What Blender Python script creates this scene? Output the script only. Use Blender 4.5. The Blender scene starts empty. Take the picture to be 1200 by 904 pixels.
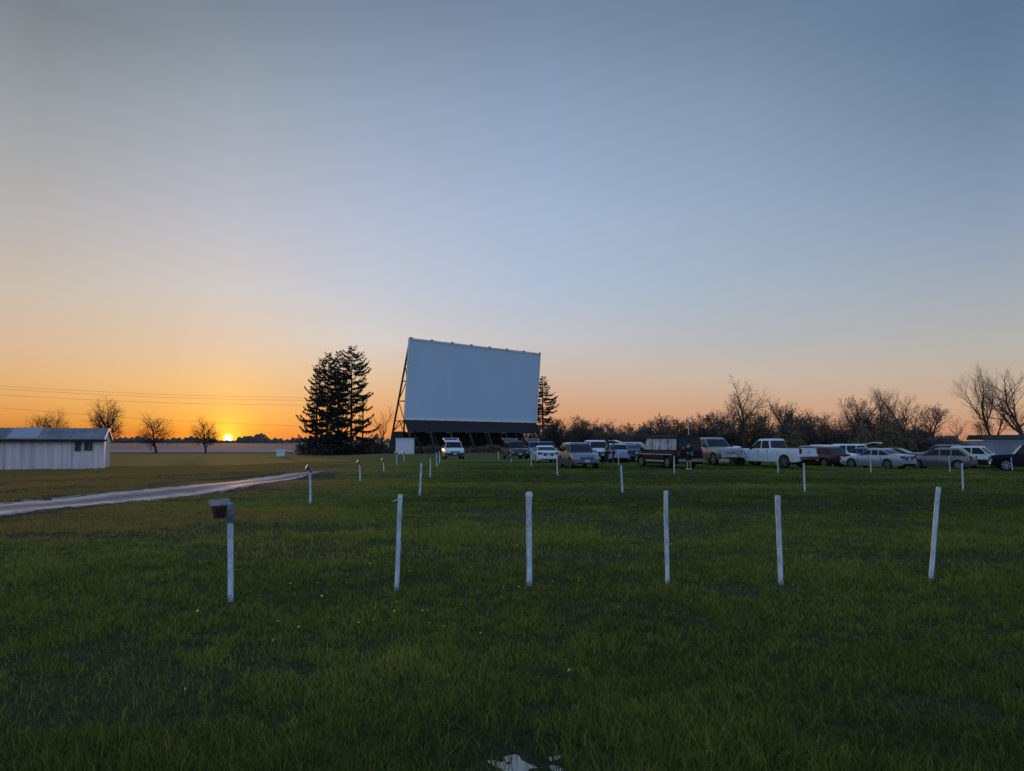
import bpy, bmesh, math, random
import numpy as np
from mathutils import Vector, Matrix

random.seed(7)
rng = np.random.default_rng(11)
PI = math.pi
R = math.radians
sc = bpy.context.scene
COL = sc.collection

# ------------------------------------------------------------------ camera
CAM_H = 1.75
PITCH = R(4.13)
cam = bpy.data.cameras.new('camera')
cam.sensor_width = 36.0
cam.lens = 27.0
cam.clip_start = 0.05
cam.clip_end = 20000
camo = bpy.data.objects.new('camera', cam)
COL.objects.link(camo)
sc.camera = camo
camo.rotation_euler = (PI / 2 + PITCH, 0, 0)


def sstep(a, b, x):
    t = np.clip((x - a) / (b - a), 0, 1)
    return t * t * (3 - 2 * t)


def ground(x, y):
    """height of the lot: shallow parking ramps, falling gently to both sides"""
    x = np.asarray(x, dtype=float)
    y = np.asarray(y, dtype=float)
    z = 0.065 * np.sin(2 * PI * (y + 0.02 * x * x * 0.25) / 13.5) * sstep(14, 24, y) * (1 - sstep(84, 98, y)) * sstep(-22, -10, x)
    z = z - 0.30 * sstep(14, 30, x) * sstep(30, 45, y)
    z = z - 0.40 * sstep(14, 28, -x) * sstep(34, 48, y)
    z = z + 0.018 * np.sin(x * 0.9 + 1.3 * np.sin(y * 0.37)) * np.sin(y * 0.7 + 0.5) * (1 - sstep(40, 80, y))
    d = ((x - 0.07) / 0.40) ** 2 + ((y - 4.40) / 0.40) ** 2
    z = z - 0.050 * np.exp(-d * 1.1) + 0.030 * np.sin(x * 23 + 2 * np.sin(y * 17)) * np.sin(y * 19 + 1.5 * np.sin(x * 13)) * np.exp(-d * 0.5)
    return z


CAM_Z = CAM_H + float(ground(0, 0))
camo.location = (0, 0, CAM_Z)


def ray(px, py):
    u = (px - 600) / 900.0
    v = (452 - py) / 900.0
    return Vector((u, math.cos(PITCH) - v * math.sin(PITCH), math.sin(PITCH) + v * math.cos(PITCH)))


def hit(px, py):
    """where the line of sight through photo pixel (px, py) meets the ground"""
    d = ray(px, py)
    t = 1.0
    prev = 0.5
    while t < 600:
        if CAM_Z + d.z * t < float(ground(d.x * t, d.y * t)):
            lo, hi = prev, t
            for _ in range(30):
                m = (lo + hi) / 2
                if CAM_Z + d.z * m < float(ground(d.x * m, d.y * m)):
                    hi = m
                else:
                    lo = m
            return Vector((d.x * hi, d.y * hi, float(ground(d.x * hi, d.y * hi))))
        prev = t
        t *= 1.01
    return Vector((d.x * t, d.y * t, float(ground(d.x * t, d.y * t))))


def atY(px, py, Y):
    d = ray(px, py)
    t = Y / d.y
    return Vector((d.x * t, Y, CAM_Z + d.z * t))


def gpos(px, Y):
    x = (px - 600) / 900.0 * Y
    return Vector((x, Y, float(ground(x, Y))))


# ------------------------------------------------------------------ helpers
def tag(o, label=None, cat=None, group=None, kind=None):
    if label: o['label'] = label
    if cat: o['category'] = cat
    if group: o['group'] = group
    if kind: o['kind'] = kind
    return o


def empty(name, loc, rz=0.0, label=None, cat=None, group=None):
    o = bpy.data.objects.new(name, None)
    o.empty_display_size = 0.3
    COL.objects.link(o)
    o.location = loc
    o.rotation_euler = (0, 0, rz)
    return tag(o, label, cat, group)


def link_mesh(name, me, parent=None, smooth=None):
    o = bpy.data.objects.new(name, me)
    COL.objects.link(o)
    if parent is not None:
        o.parent = parent
    return o


def copy_tree(o, parent=None):
    c = o.copy()
    COL.objects.link(c)
    c.parent = parent
    for ch in list(o.children):
        copy_tree(ch, c)
    return c


class MB:
    """collects simple shapes into one mesh"""
    def __init__(self):
        self.v = []
        self.f = []
        self.m = []

    def add(self, vs, fs, mi=0):
        b = len(self.v)
        self.v += [tuple(p) for p in vs]
        self.f += [tuple(b + i for i in f) for f in fs]
        self.m += [mi] * len(fs)

    def box(self, c, s, rot=None, mi=0, taper=1.0, taper_y=None):
        ty = taper if taper_y is None else taper_y
        vs = []
        for dz in (-1, 1):
            k = taper if dz > 0 else 1.0
            ky = ty if dz > 0 else 1.0
            for dx, dy in ((-1, -1), (1, -1), (1, 1), (-1, 1)):
                p = Vector((dx * s[0] / 2 * k, dy * s[1] / 2 * ky, dz * s[2] / 2))
                if rot is not None:
                    p = rot @ p
                vs.append(p + Vector(c))
        self.add(vs, [(0, 3, 2, 1), (4, 5, 6, 7), (0, 1, 5, 4), (1, 2, 6, 5), (2, 3, 7, 6), (3, 0, 4, 7)], mi)

    def bar(self, a, b, w, h=None, mi=0):
        a = Vector(a); b = Vector(b)
        d = b - a
        h = h or w
        q = d.to_track_quat('Z', 'Y').to_matrix()
        self.box((a + b) / 2, (w, h, d.length), q, mi)

    def tube(self, pts, rads, n=8, mi=0, cap=True):
        pts = [Vector(p) for p in pts]
        base = len(self.v)
        up = Vector((0, 0, 1))
        for i, p in enumerate(pts):
            d = (pts[min(i + 1, len(pts) - 1)] - pts[max(i - 1, 0)])
            d.normalize()
            a = d.cross(Vector((1, 0, 0)) if abs(d.x) < 0.8 else Vector((0, 1, 0)))
            a.normalize()
            b = d.cross(a)
            for k in range(n):
                t = 2 * PI * k / n
                self.v.append(tuple(p + (a * math.cos(t) + b * math.sin(t)) * rads[i]))
        for i in range(len(pts) - 1):
            for k in range(n):
                k2 = (k + 1) % n
                self.f.append((base + i * n + k, base + i * n + k2, base + (i + 1) * n + k2, base + (i + 1) * n + k))
                self.m.append(mi)
        if cap:
            self.f.append(tuple(base + k for k in range(n))[::-1]); self.m.append(mi)
            e = base + (len(pts) - 1) * n
            self.f.append(tuple(e + k for k in range(n))); self.m.append(mi)

    def mesh(self, name, mats, smooth=None, bevel=0):
        me = bpy.data.meshes.new(name)
        me.from_pydata(self.v, [], self.f)
        for m in (mats if isinstance(mats, (list, tuple)) else [mats]):
            me.materials.append(m)
        me.polygons.foreach_set('material_index', self.m)
        bm = bmesh.new()
        bm.from_mesh(me)
        bmesh.ops.recalc_face_normals(bm, faces=bm.faces)
        if bevel:
            bmesh.ops.bevel(bm, geom=list(bm.edges), offset=bevel, segments=2, affect='EDGES', clamp_overlap=True)
        bm.to_mesh(me)
        bm.free()
        if smooth is not None:
            me.polygons.foreach_set('use_smooth', [True] * len(me.polygons))
            me.set_sharp_from_angle(angle=R(smooth))
        me.update()
        return me

    def build(self, name, mats, parent=None, smooth=None, bevel=0):
        return link_mesh(name, self.mesh(name, mats, smooth, bevel), parent)


# ------------------------------------------------------------------ materials
def srgb(h):
    return tuple(((int(h[i:i + 2], 16) / 255.0) / 12.92 if int(h[i:i + 2], 16) / 255.0 <= 0.04045 else
                  ((int(h[i:i + 2], 16) / 255.0 + 0.055) / 1.055) ** 2.4) for i in (0, 2, 4))


def mat(name, col, rough=0.6, metal=0.0, var=0.12, scale=6.0, bump=0.0, coat=0.0, spec=0.5, col2=None, detail=4.0,
        stretch=None):
    m = bpy.data.materials.new(name)
    m.use_nodes = True
    nt = m.node_tree
    N, L = nt.nodes, nt.links
    b = N['Principled BSDF']
    b.inputs['Roughness'].default_value = rough
    b.inputs['Metallic'].default_value = metal
    b.inputs['Specular IOR Level'].default_value = spec
    b.inputs['Coat Weight'].default_value = coat
    b.inputs['Coat Roughness'].default_value = 0.05
    tc = N.new('ShaderNodeTexCoord')
    mp = N.new('ShaderNodeMapping')
    if stretch: mp.inputs['Scale'].default_value = stretch
    L.new(tc.outputs['Object'], mp.inputs[0])
    no = N.new('ShaderNodeTexNoise')
    no.inputs['Scale'].default_value = scale
    no.inputs['Detail'].default_value = detail
    L.new(mp.outputs[0], no.inputs['Vector'])
    mx = N.new('ShaderNodeMix')
    mx.data_type = 'RGBA'
    c2 = col2 or tuple(c * (1 - 2.2 * var) for c in col)
    c1 = col if col2 else tuple(min(1, c * (1 + var)) for c in col)
    mx.inputs[6].default_value = (*c1, 1)
    mx.inputs[7].default_value = (*c2, 1)
    rmp = N.new('ShaderNodeMapRange')
    rmp.inputs[1].default_value = 0.35
    rmp.inputs[2].default_value = 0.68
    L.new(no.outputs[0], rmp.inputs[0])
    L.new(rmp.outputs[0], mx.inputs[0])
    L.new(mx.outputs[2], b.inputs['Base Color'])
    if bump:
        bp = N.new('ShaderNodeBump')
        bp.inputs['Strength'].default_value = bump
        bp.inputs['Distance'].default_value = 0.02
        L.new(no.outputs[0], bp.inputs['Height'])
        L.new(bp.outputs[0], b.inputs['Normal'])
    return m


M = {}
M['post'] = mat('post_paint', (0.74, 0.78, 0.82), 0.55, var=0.17, scale=22, bump=0.3, stretch=(1, 1, 0.30), detail=7)
def scuffed(m, mud=True):
    # chips down to dark primer, and mud splashed up from the turf
    nt = m.node_tree; N, L = nt.nodes, nt.links
    b = N['Principled BSDF']
    src = b.inputs['Base Color'].links[0].from_socket
    tc = N.new('ShaderNodeTexCoord')
    no = N.new('ShaderNodeTexNoise'); no.inputs['Scale'].default_value = 38; no.inputs['Detail'].default_value = 3
    oi = N.new('ShaderNodeObjectInfo')
    va = N.new('ShaderNodeVectorMath'); va.operation = 'ADD'
    L.new(tc.outputs['Object'], va.inputs[0]); L.new(oi.outputs['Location'], va.inputs[1])
    L.new(va.outputs[0], no.inputs['Vector'])
    chip = N.new('ShaderNodeMapRange'); chip.inputs[1].default_value = 0.665; chip.inputs[2].default_value = 0.69
    L.new(no.outputs[0], chip.inputs[0])
    mx = N.new('ShaderNodeMix'); mx.data_type = 'RGBA'; mx.inputs[7].default_value = (0.07, 0.055, 0.045, 1)
    L.new(chip.outputs[0], mx.inputs[0]); L.new(src, mx.inputs[6])
    sp = N.new('ShaderNodeSeparateXYZ'); L.new(tc.outputs['Object'], sp.inputs[0])
    ma = N.new('ShaderNodeMath'); ma.operation = 'MULTIPLY_ADD'; ma.inputs[1].default_value = 0.32; ma.inputs[2].default_value = -0.10
    L.new(no.outputs[0], ma.inputs[0])
    lt = N.new('ShaderNodeMath'); lt.operation = 'LESS_THAN'
    L.new(sp.outputs[2], lt.inputs[0]); L.new(ma.outputs[0], lt.inputs[1])
    sc2 = N.new('ShaderNodeMath'); sc2.operation = 'MULTIPLY'; sc2.inputs[1].default_value = 0.6
    L.new(lt.outputs[0], sc2.inputs[0])
    m2 = N.new('ShaderNodeMix'); m2.data_type = 'RGBA'; m2.inputs[7].default_value = (0.14, 0.12, 0.085, 1)
    L.new(sc2.outputs[0], m2.inputs[0]); L.new(mx.outputs[2], m2.inputs[6])
    L.new(m2.outputs[2], b.inputs['Base Color'])


scuffed(M['post'])
M['post_grime'] = mat('post_grime', (0.12, 0.11, 0.09), 0.8)
M['rustbox'] = mat('speaker_box_metal', (0.19, 0.115, 0.10), 0.55, var=0.25, scale=25, bump=0.3)
M['lidmetal'] = mat('speaker_lid_metal', (0.32, 0.24, 0.22), 0.5, metal=0.3, var=0.2, scale=20)
M['collar'] = mat('grey_cast_metal', (0.20, 0.19, 0.20), 0.6, metal=0.2, var=0.25, scale=30, bump=0.3)
M['polished'] = mat('sunset_tint_metal', (0.95, 0.76, 0.44), 0.15, metal=1.0, var=0.05)  # amber of the sunset glint put into the base colour
M['tape'] = mat('pale_strap', (0.65, 0.62, 0.50), 0.6)
M['white'] = mat('white_paint', (0.78, 0.78, 0.78), 0.5, var=0.06, scale=2)
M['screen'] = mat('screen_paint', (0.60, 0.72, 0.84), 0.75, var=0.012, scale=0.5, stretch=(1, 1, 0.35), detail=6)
M['trim'] = mat('screen_edge_trim', (0.80, 0.82, 0.80), 0.5)
M['skirt'] = mat('black_skirt_board', (0.014, 0.013, 0.017), 0.7, var=0.15, scale=1.5, stretch=(1, 1, 0.2))
M['steel'] = mat('dark_steel', (0.028, 0.024, 0.022), 0.6, var=0.2)
M['oldwood'] = mat('dark_board', (0.030, 0.023, 0.021), 0.85, var=0.3, scale=3, stretch=(1, 1, 0.15), bump=0.3)
M['legwood'] = mat('weathered_timber', (0.030, 0.024, 0.021), 0.8, var=0.2)
M['bark'] = mat('bark', (0.055, 0.042, 0.032), 0.9, var=0.25, scale=8)
M['barkgrey'] = mat('bark_grey', (0.105, 0.078, 0.058), 0.9, var=0.25, scale=8)
M['needles'] = mat('spruce_needles', (0.022, 0.034, 0.018), 0.75, var=0.35, scale=0.8)
M['brush'] = mat('brush_twigs', (0.145, 0.105, 0.070), 0.9, col2=(0.095, 0.070, 0.050), scale=0.5)
M['leafbrown'] = mat('budding_leaf_brown', (0.185, 0.120, 0.080), 0.85, col2=(0.115, 0.075, 0.055), scale=0.35)
M['leafolive'] = mat('budding_leaf_olive', (0.165, 0.120, 0.042), 0.85, col2=(0.105, 0.075, 0.034), scale=0.35)
M['leafdark'] = mat('budding_leaf_dark', (0.165, 0.130, 0.085), 0.85, col2=(0.110, 0.086, 0.064), scale=0.35)
M['rubber'] = mat('tyre_rubber', (0.018, 0.018, 0.019), 0.85)
M['rim'] = mat('alloy_rim', (0.42, 0.42, 0.44), 0.3, metal=0.8, var=0.05)
M['glass'] = mat('car_glass', (0.010, 0.012, 0.014), 0.05, var=0.0, spec=0.32)
M['black'] = mat('black_plastic', (0.016, 0.016, 0.018), 0.5)
M['dark_in'] = mat('dark_interior', (0.012, 0.012, 0.013), 0.9)
M['chrome'] = mat('chrome', (0.7, 0.7, 0.72), 0.12, metal=1.0, var=0.03)
M['lamp'] = mat('clear_lamp_lens', (0.62, 0.64, 0.66), 0.12, var=0.1, scale=14)
M['red'] = mat('red_lamp_lens', (0.30, 0.012, 0.012), 0.2, var=0.1)
M['plate'] = mat('licence_plate', (0.55, 0.60, 0.68), 0.45, var=0.12, scale=30)
M['skin'] = mat('skin', (0.42, 0.26, 0.19), 0.6, var=0.05)
M['darkcloth'] = mat('dark_cloth', (0.018, 0.018, 0.022), 0.9)
M['greycloth'] = mat('grey_cloth', (0.07, 0.07, 0.08), 0.9)
M['orangecloth'] = mat('orange_cloth', (0.25, 0.10, 0.03), 0.9)
M['hair'] = mat('hair', (0.035, 0.025, 0.018), 0.8)
M['concrete'] = mat('concrete', (0.25, 0.24, 0.23), 0.85)
M['wire'] = mat('wire', (0.03, 0.03, 0.03), 0.6)
M['yellow'] = mat('dandelion_petals', (0.85, 0.55, 0.03), 0.7, var=0.1, scale=60)
M['stem'] = mat('dandelion_stem', (0.09, 0.13, 0.04), 0.7)

PAINT = {}


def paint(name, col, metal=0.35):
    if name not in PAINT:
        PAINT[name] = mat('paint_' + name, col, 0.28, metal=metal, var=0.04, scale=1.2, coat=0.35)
    return PAINT[name]


# ------------------------------------------------------------------ sky and sun
SUN_AZ = math.degrees(math.atan2(268 - 600, 900))   # degrees from +Y, negative = left
w = bpy.data.worlds.new('World')
sc.world = w
w.use_nodes = True
nt = w.node_tree
N, L = nt.nodes, nt.links
bg = N['Background']
sky = N.new('ShaderNodeTexSky')
sky.sky_type = 'NISHITA'
sky.sun_disc = False
sky.sun_elevation = R(1.5)
sky.sun_rotation = R(SUN_AZ)
sky.air_density = 1.0
sky.dust_density = 1.0
sky.ozone_density = 3.0


def math_node(op, a=None, b=None, clamp=False):
    n = N.new('ShaderNodeMath')
    n.operation = op
    n.use_clamp = clamp
    for i, v in enumerate((a, b)):
        if v is None: continue
        if isinstance(v, (int, float)): n.inputs[i].default_value = v
        else: L.new(v, n.inputs[i])
    return n.outputs[0]


tc = N.new('ShaderNodeTexCoord')
sx = N.new('ShaderNodeSeparateXYZ')
L.new(tc.outputs['Generated'], sx.inputs[0])
elev = math_node('MULTIPLY', math_node('ARCSINE', sx.outputs[2]), 180 / PI)
azim = math_node('MULTIPLY', math_node('ARCTAN2', sx.outputs[0], sx.outputs[1]), 180 / PI)
tt = math_node('SQRT', math_node('DIVIDE', math_node('MAXIMUM', elev, 0.0), 90.0))


def pix_elev(px, py):
    d = ray(px, py)
    return math.degrees(math.atan2(d.z, math.hypot(d.x, d.y)))


BACK = [(0, '7886a6'), (8, '94b4e4'), (25, '9cc2fa'), (50, '8cb0e2'), (90, '7898c8')]
SKY_COLS = [
    (-180, 0, BACK),
    (-95, 0, [(0, '847878'), (4, '9a9aa4'), (10, '94a2b8'), (25, '7c90ac'), (50, '7898c0'), (90, '7898c8')]),
    (-55, 0, [(0, 'b4805c'), (4, 'c4a48c'), (10, 'b8b0a8'), (25, '98a0a8'), (50, '6c8ab4'), (90, '7898c8')]),
    (None, 30, [(517, 'c9702e'), (506, 'd57a30'), (494, 'dd9240'), (470, 'e8a85c'), (440, 'e3b67c'), (400, 'dabb9a'), (340, 'ccbfae'), (250, 'b9b5b2'), (120, '9ba0a5'), (3, '7c8389')]),
    (None, 268, [(517, 'f5802c'), (506, 'fa963a'), (494, 'ffb04c'), (480, 'fcb95c'), (440, 'f2c78c'), (400, 'e3caae'), (340, 'd2ccc7'), (250, 'bcbec8'), (120, '9da7b2'), (3, '7e8997')]),
    (None, 430, [(517, 'e07c44'), (500, 'ea9858'), (480, 'ecac70'), (440, 'e4c4a0'), (400, 'd8d0ca'), (340, 'c5cad4'), (250, 'b3bdd1'), (120, '96a5bb'), (3, '7b899f')]),
    (None, 640, [(517, 'd08458'), (495, 'd89a70'), (474, 'd6a884'), (440, 'd0b9a6'), (400, 'c4c3c8'), (340, 'b1c0d4'), (250, 'a6b7d2'), (120, '8da1bc'), (3, '7688a2')]),
    (None, 875, [(517, 'c8866a'), (495, 'cf9a7a'), (475, 'cfa688'), (440, 'c9b9a9'), (400, 'b7b8ba'), (340, 'a8b6c4'), (250, '9aacc3'), (120, '8599b1'), (3, '6e829a')]),
    (None, 1165, [(517, 'c08468'), (500, 'ca9474'), (477, 'ceab8c'), (440, 'c4b09e'), (400, 'b5b3ad'), (340, 'a5adb6'), (250, '8e9fb6'), (120, '7287a0'), (3, '607591')]),
    (85, 0, [(0, '9a7a72'), (4, 'a09090'), (10, '8a98ae'), (25, '7c9cc8'), (50, '7a9ccc'), (90, '7898c8')]),
    (180, 0, BACK),
]
prev = None
prev_az = None
for az, px, st in SKY_COLS:
    if az is None:
        az = math.degrees(math.atan2(px - 600, 900))
        stops = [(max(0.0, pix_elev(px, y)) if y < 516 else 0.0, c) for y, c in st] + [(50, '6c8ab4'), (90, '7898c8')]
    else:
        stops = st
    rp = N.new('ShaderNodeValToRGB')
    rp.color_ramp.interpolation = 'LINEAR'
    els = rp.color_ramp.elements
    while len(els) > 1: els.remove(els[-1])
    for i, (e, c) in enumerate(stops):
        pos = math.sqrt(e / 90.0)
        if i == 0:
            el = els[0]; el.position = pos
        else:
            el = els.new(pos)
        el.color = (*srgb(c), 1)
    L.new(tt, rp.inputs[0])
    if prev is None:
        prev = rp.outputs[0]
    else:
        mr = N.new('ShaderNodeMapRange')
        mr.interpolation_type = 'SMOOTHSTEP' if (az - prev_az) > 30 else 'LINEAR'
        mr.inputs[1].default_value = prev_az
        mr.inputs[2].default_value = az
        L.new(azim, mr.inputs[0])
        mx = N.new('ShaderNodeMix')
        mx.data_type = 'RGBA'
        L.new(mr.outputs[0], mx.inputs[0])
        L.new(prev, mx.inputs[6])
        L.new(rp.outputs[0], mx.inputs[7])
        prev = mx.outputs[2]
    prev_az = az
# atmosphere model, tone-compressed, mixed with the graded twilight colours
sep = N.new('ShaderNodeSeparateColor')
L.new(sky.outputs[0], sep.inputs[0])
cmb = N.new('ShaderNodeCombineColor')
for i, (a, k) in enumerate(((0.93, 2.2), (0.66, 1.6), (0.60, 1.5))):
    L.new(math_node('MULTIPLY', math_node('DIVIDE', sep.outputs[i], math_node('ADD', sep.outputs[i], k)), a), cmb.inputs[i])
mxs = N.new('ShaderNodeMix')
mxs.data_type = 'RGBA'
mxs.inputs[0].default_value = 0.96
L.new(cmb.outputs[0], mxs.inputs[6])
L.new(prev, mxs.inputs[7])
# the sun itself and the glow of the air around it
SUN_EL = 0.20
sd = Vector((math.sin(R(SUN_AZ)) * math.cos(R(SUN_EL)), math.cos(R(SUN_AZ)) * math.cos(R(SUN_EL)), math.sin(R(SUN_EL))))
vs = N.new('ShaderNodeVectorMath')
vs.operation = 'DOT_PRODUCT'
nv = N.new('ShaderNodeVectorMath')
nv.operation = 'NORMALIZE'
L.new(tc.outputs['Generated'], nv.inputs[0])
L.new(nv.outputs[0], vs.inputs[0])
vs.inputs[1].default_value = sd
ang = math_node('MULTIPLY', math_node('ARCCOSINE', math_node('MINIMUM', vs.outputs['Value'], 1.0)), 180 / PI)


def glow(width, col, power=1.0):
    g = math_node('EXPONENT', math_node('MULTIPLY', math_node('POWER', math_node('DIVIDE', ang, width), power), -1.0))
    c = N.new('ShaderNodeVectorMath')
    c.operation = 'SCALE'
    c.inputs[0].default_value = col
    L.new(g, c.inputs['Scale'])
    return c.outputs[0]


tot = mxs.outputs[2]
for g in (glow(0.23, (6.0, 4.4, 1.8), 4.0), glow(1.0, (1.3, 0.66, 0.05), 1.0), glow(3.5, (0.10, 0.03, -0.02), 1.0)):
    ad = N.new('ShaderNodeVectorMath')
    ad.operation = 'ADD'
    L.new(tot, ad.inputs[0])
    L.new(g, ad.inputs[1])
    tot = ad.outputs[0]
L.new(tot, bg.inputs[0])
bg.inputs[1].default_value = 1.0

sun = bpy.data.lights.new('sun', 'SUN')
sun.energy = 0.8
sun.color = (1.0, 0.50, 0.20)
sun.angle = R(1.5)
suno = bpy.data.objects.new('sun', sun)
COL.objects.link(suno)
LAMP_EL = 1.5
sdir = Vector((math.sin(R(SUN_AZ)) * math.cos(R(LAMP_EL)), math.cos(R(SUN_AZ)) * math.cos(R(LAMP_EL)), math.sin(R(LAMP_EL))))
suno.rotation_euler = sdir.to_track_quat('Z', 'Y').to_euler()

sc.view_settings.view_transform = 'Standard'
sc.view_settings.look = 'None'
sc.view_settings.exposure = 0
sc.view_settings.gamma = 1
sc.view_settings.use_curve_mapping = False
sc.cycles.use_denoising = True
sc.cycles.max_bounces = 6
sc.cycles.diffuse_bounces = 2
sc.cycles.glossy_bounces = 3
sc.cycles.transparent_max_bounces = 8
sc.cycles.caustics_reflective = False
sc.cycles.caustics_refractive = False


# ------------------------------------------------------------------ ground
def ground_material():
    m = bpy.data.materials.new('lawn_ground')
    m.use_nodes = True
    nt = m.node_tree
    N, L = nt.nodes, nt.links
    b = N['Principled BSDF']
    b.inputs['Roughness'].default_value = 0.95
    b.inputs['Specular IOR Level'].default_value = 0.15
    g = N.new('ShaderNodeNewGeometry')

    def noise(scale, detail=5, stretch=(1, 1, 1), rough=0.55):
        mp = N.new('ShaderNodeMapping')
        mp.inputs['Scale'].default_value = stretch
        L.new(g.outputs['Position'], mp.inputs[0])
        n = N.new('ShaderNodeTexNoise')
        n.inputs['Scale'].default_value = scale
        n.inputs['Detail'].default_value = detail
        n.inputs['Roughness'].default_value = rough
        L.new(mp.outputs[0], n.inputs['Vector'])
        return n.outputs[0]

    def mr(v, a, b_, lo=0.0, hi=1.0, smooth=True):
        n = N.new('ShaderNodeMapRange')
        n.interpolation_type = 'SMOOTHSTEP' if smooth else 'LINEAR'
        for i, k in enumerate((a, b_, lo, hi)): n.inputs[i + 1].default_value = k
        L.new(v, n.inputs[0])
        return n.outputs[0]

    def mix(f, a, c, blend='MIX'):
        n = N.new('ShaderNodeMix')
        n.data_type = 'RGBA'
        n.blend_type = blend
        if isinstance(f, float): n.inputs[0].default_value = f
        else: L.new(f, n.inputs[0])
        for i, k in ((6, a), (7, c)):
            if isinstance(k, tuple): n.inputs[i].default_value = (*k, 1)
            else: L.new(k, n.inputs[i])
        return n.outputs[2]

    def mul(a, c):
        n = N.new('ShaderNodeMath'); n.operation = 'MULTIPLY'
        L.new(a, n.inputs[0])
        if isinstance(c, float): n.inputs[1].default_value = c
        else: L.new(c, n.inputs[1])
        return n.outputs[0]

    big = noise(0.11, 4)
    mid = noise(0.75, 6)
    fine = noise(9.0, 6, rough=0.7)
    tiny = noise(42.0, 5, rough=0.75)
    band = noise(0.30, 4, (0.12, 1.0, 1))
    c = mix(mr(mid, 0.35, 0.65), (0.118, 0.138, 0.028), (0.085, 0.106, 0.025))
    c = mix(mr(band, 0.4, 0.62), c, (0.125, 0.150, 0.034))
    c = mix(mul(mr(fine, 0.42, 0.62), 0.6), c, (0.045, 0.060, 0.018))
    c = mix(mul(mr(tiny, 0.45, 0.66), 0.45), c, (0.150, 0.170, 0.045))
    # bare, trampled patches of soil
    soil = mul(mr(noise(0.42, 5, (0.45, 1.0, 1), 0.6), 0.60, 0.70), mr(noise(3.2, 5), 0.40, 0.58))
    c = mix(mul(soil, 0.75), c, (0.075, 0.062, 0.042))
    # drier, olive grass on the side of the shed
    sp = N.new('ShaderNodeSeparateXYZ')
    L.new(g.outputs['Position'], sp.inputs[0])
    add = N.new('ShaderNodeMath'); add.operation = 'ADD'
    L.new(sp.outputs[0], add.inputs[0]); L.new(mul(big, 6.0), add.inputs[1])
    olive = mr(add.outputs[0], -4.0, -20.0)
    c = mix(mul(olive, 0.75), c, mix(mr(fine, 0.4, 0.6), (0.290, 0.180, 0.030), (0.165, 0.115, 0.024)))
    # dark thatch and soil where separate blades grow out of it; closed turf further off
    turf = mr(sp.outputs[1], 34.0, 66.0)
    thatch = mix(mr(tiny, 0.4, 0.62), (0.030, 0.034, 0.014), (0.060, 0.062, 0.026))
    thatch = mix(mr(fine, 0.46, 0.60), thatch, (0.024, 0.020, 0.013))
    c = mix(turf, mix(0.22, thatch, c), c)
    L.new(c, b.inputs['Base Color'])
    bp = N.new('ShaderNodeBump')
    bp.inputs['Strength'].default_value = 0.9
    bp.inputs['Distance'].default_value = 0.08
    h = N.new('ShaderNodeMath'); h.operation = 'ADD'
    L.new(fine, h.inputs[0]); L.new(mul(tiny, 0.5), h.inputs[1])
    L.new(h.outputs[0], bp.inputs['Height'])
    L.new(bp.outputs[0], b.inputs['Normal'])
    return m


def grid_sheet(name, xs, ys, material, zf, label_kind='structure'):
    X, Y = np.meshgrid(xs, ys)
    Z = zf(X, Y)
    nx, ny = len(xs), len(ys)
    v = np.stack([X, Y, Z], -1).reshape(-1, 3)
    idx = np.arange(nx * ny).reshape(ny, nx)
    f = np.stack([idx[:-1, :-1], idx[:-1, 1:], idx[1:, 1:], idx[1:, :-1]], -1).reshape(-1, 4)
    me = bpy.data.meshes.new(name)
    me.from_pydata(v.tolist(), [], f.tolist())
    me.materials.append(material)
    me.polygons.foreach_set('use_smooth', [True] * len(me.polygons))
    o = link_mesh(name, me)
    o['kind'] = label_kind
    return o


def spread(parts):
    out = []
    for a, b, st in parts:
        out += list(np.arange(a, b, st))
    return np.array(out + [parts[-1][1]])


gx = spread([(-6000, -600, 600), (-600, -100, 50), (-100, -40, 3), (-40, -6, 0.8), (-6, -0.9, 0.25), (-0.9, 1.1, 0.04), (1.1, 6, 0.25), (6, 40, 0.8), (40, 100, 3), (100, 600, 50), (600, 6000, 600)])
gy = spread([(-300, -20, 40), (-20, 0, 2), (0, 3.5, 0.15), (3.5, 5.2, 0.04), (5.2, 8, 0.15), (8, 30, 0.4), (30, 100, 0.8), (100, 200, 5), (200, 1000, 80), (1000, 9000, 1000)])
M['lawn'] = ground_material()
grid_sheet('ground', gx, gy, M['lawn'], lambda X, Y: ground(X, Y))

# ploughed field beyond the country road, and the road itself
M['field'] = mat('ploughed_soil', (0.066, 0.058, 0.078), 0.95, col2=(0.046, 0.039, 0.055), scale=0.05, stretch=(0.15, 1, 1), bump=0.3)
M['croad'] = mat('pale_gravel_road', (0.46, 0.30, 0.23), 0.9, col2=(0.36, 0.24, 0.19), scale=0.5)
M['verge'] = mat('rough_verge', (0.036, 0.034, 0.016), 0.95, col2=(0.060, 0.052, 0.024), scale=0.4)
RY = hit(200, 530.6).y
zl = float(ground(-70, 140))
xr = -24.0
me = MB()
me.add([(-3000, RY + 4, zl + 0.05), (xr, RY + 4, zl + 0.05), (250, 1500, zl + 0.05), (-3000, 3000, zl + 0.05)], [(0, 1, 2, 3)])
tag(me.build('ploughed_field', M['field']), kind='structure')
me = MB()
for i in range(60):
    x0, x1 = -400 + i * 6.3, -400 + (i + 1) * 6.3
    x1 = min(x1, xr)
    me.add([(x0, RY - 0.5, zl + 0.10), (x1, RY - 0.5, zl + 0.10), (x1, RY + 7, zl + 0.45), (x0, RY + 7, zl + 0.45)], [(0, 1, 2, 3)])
    if x1 >= xr: break
tag(me.build('country_road', M['croad']), kind='structure')
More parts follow.
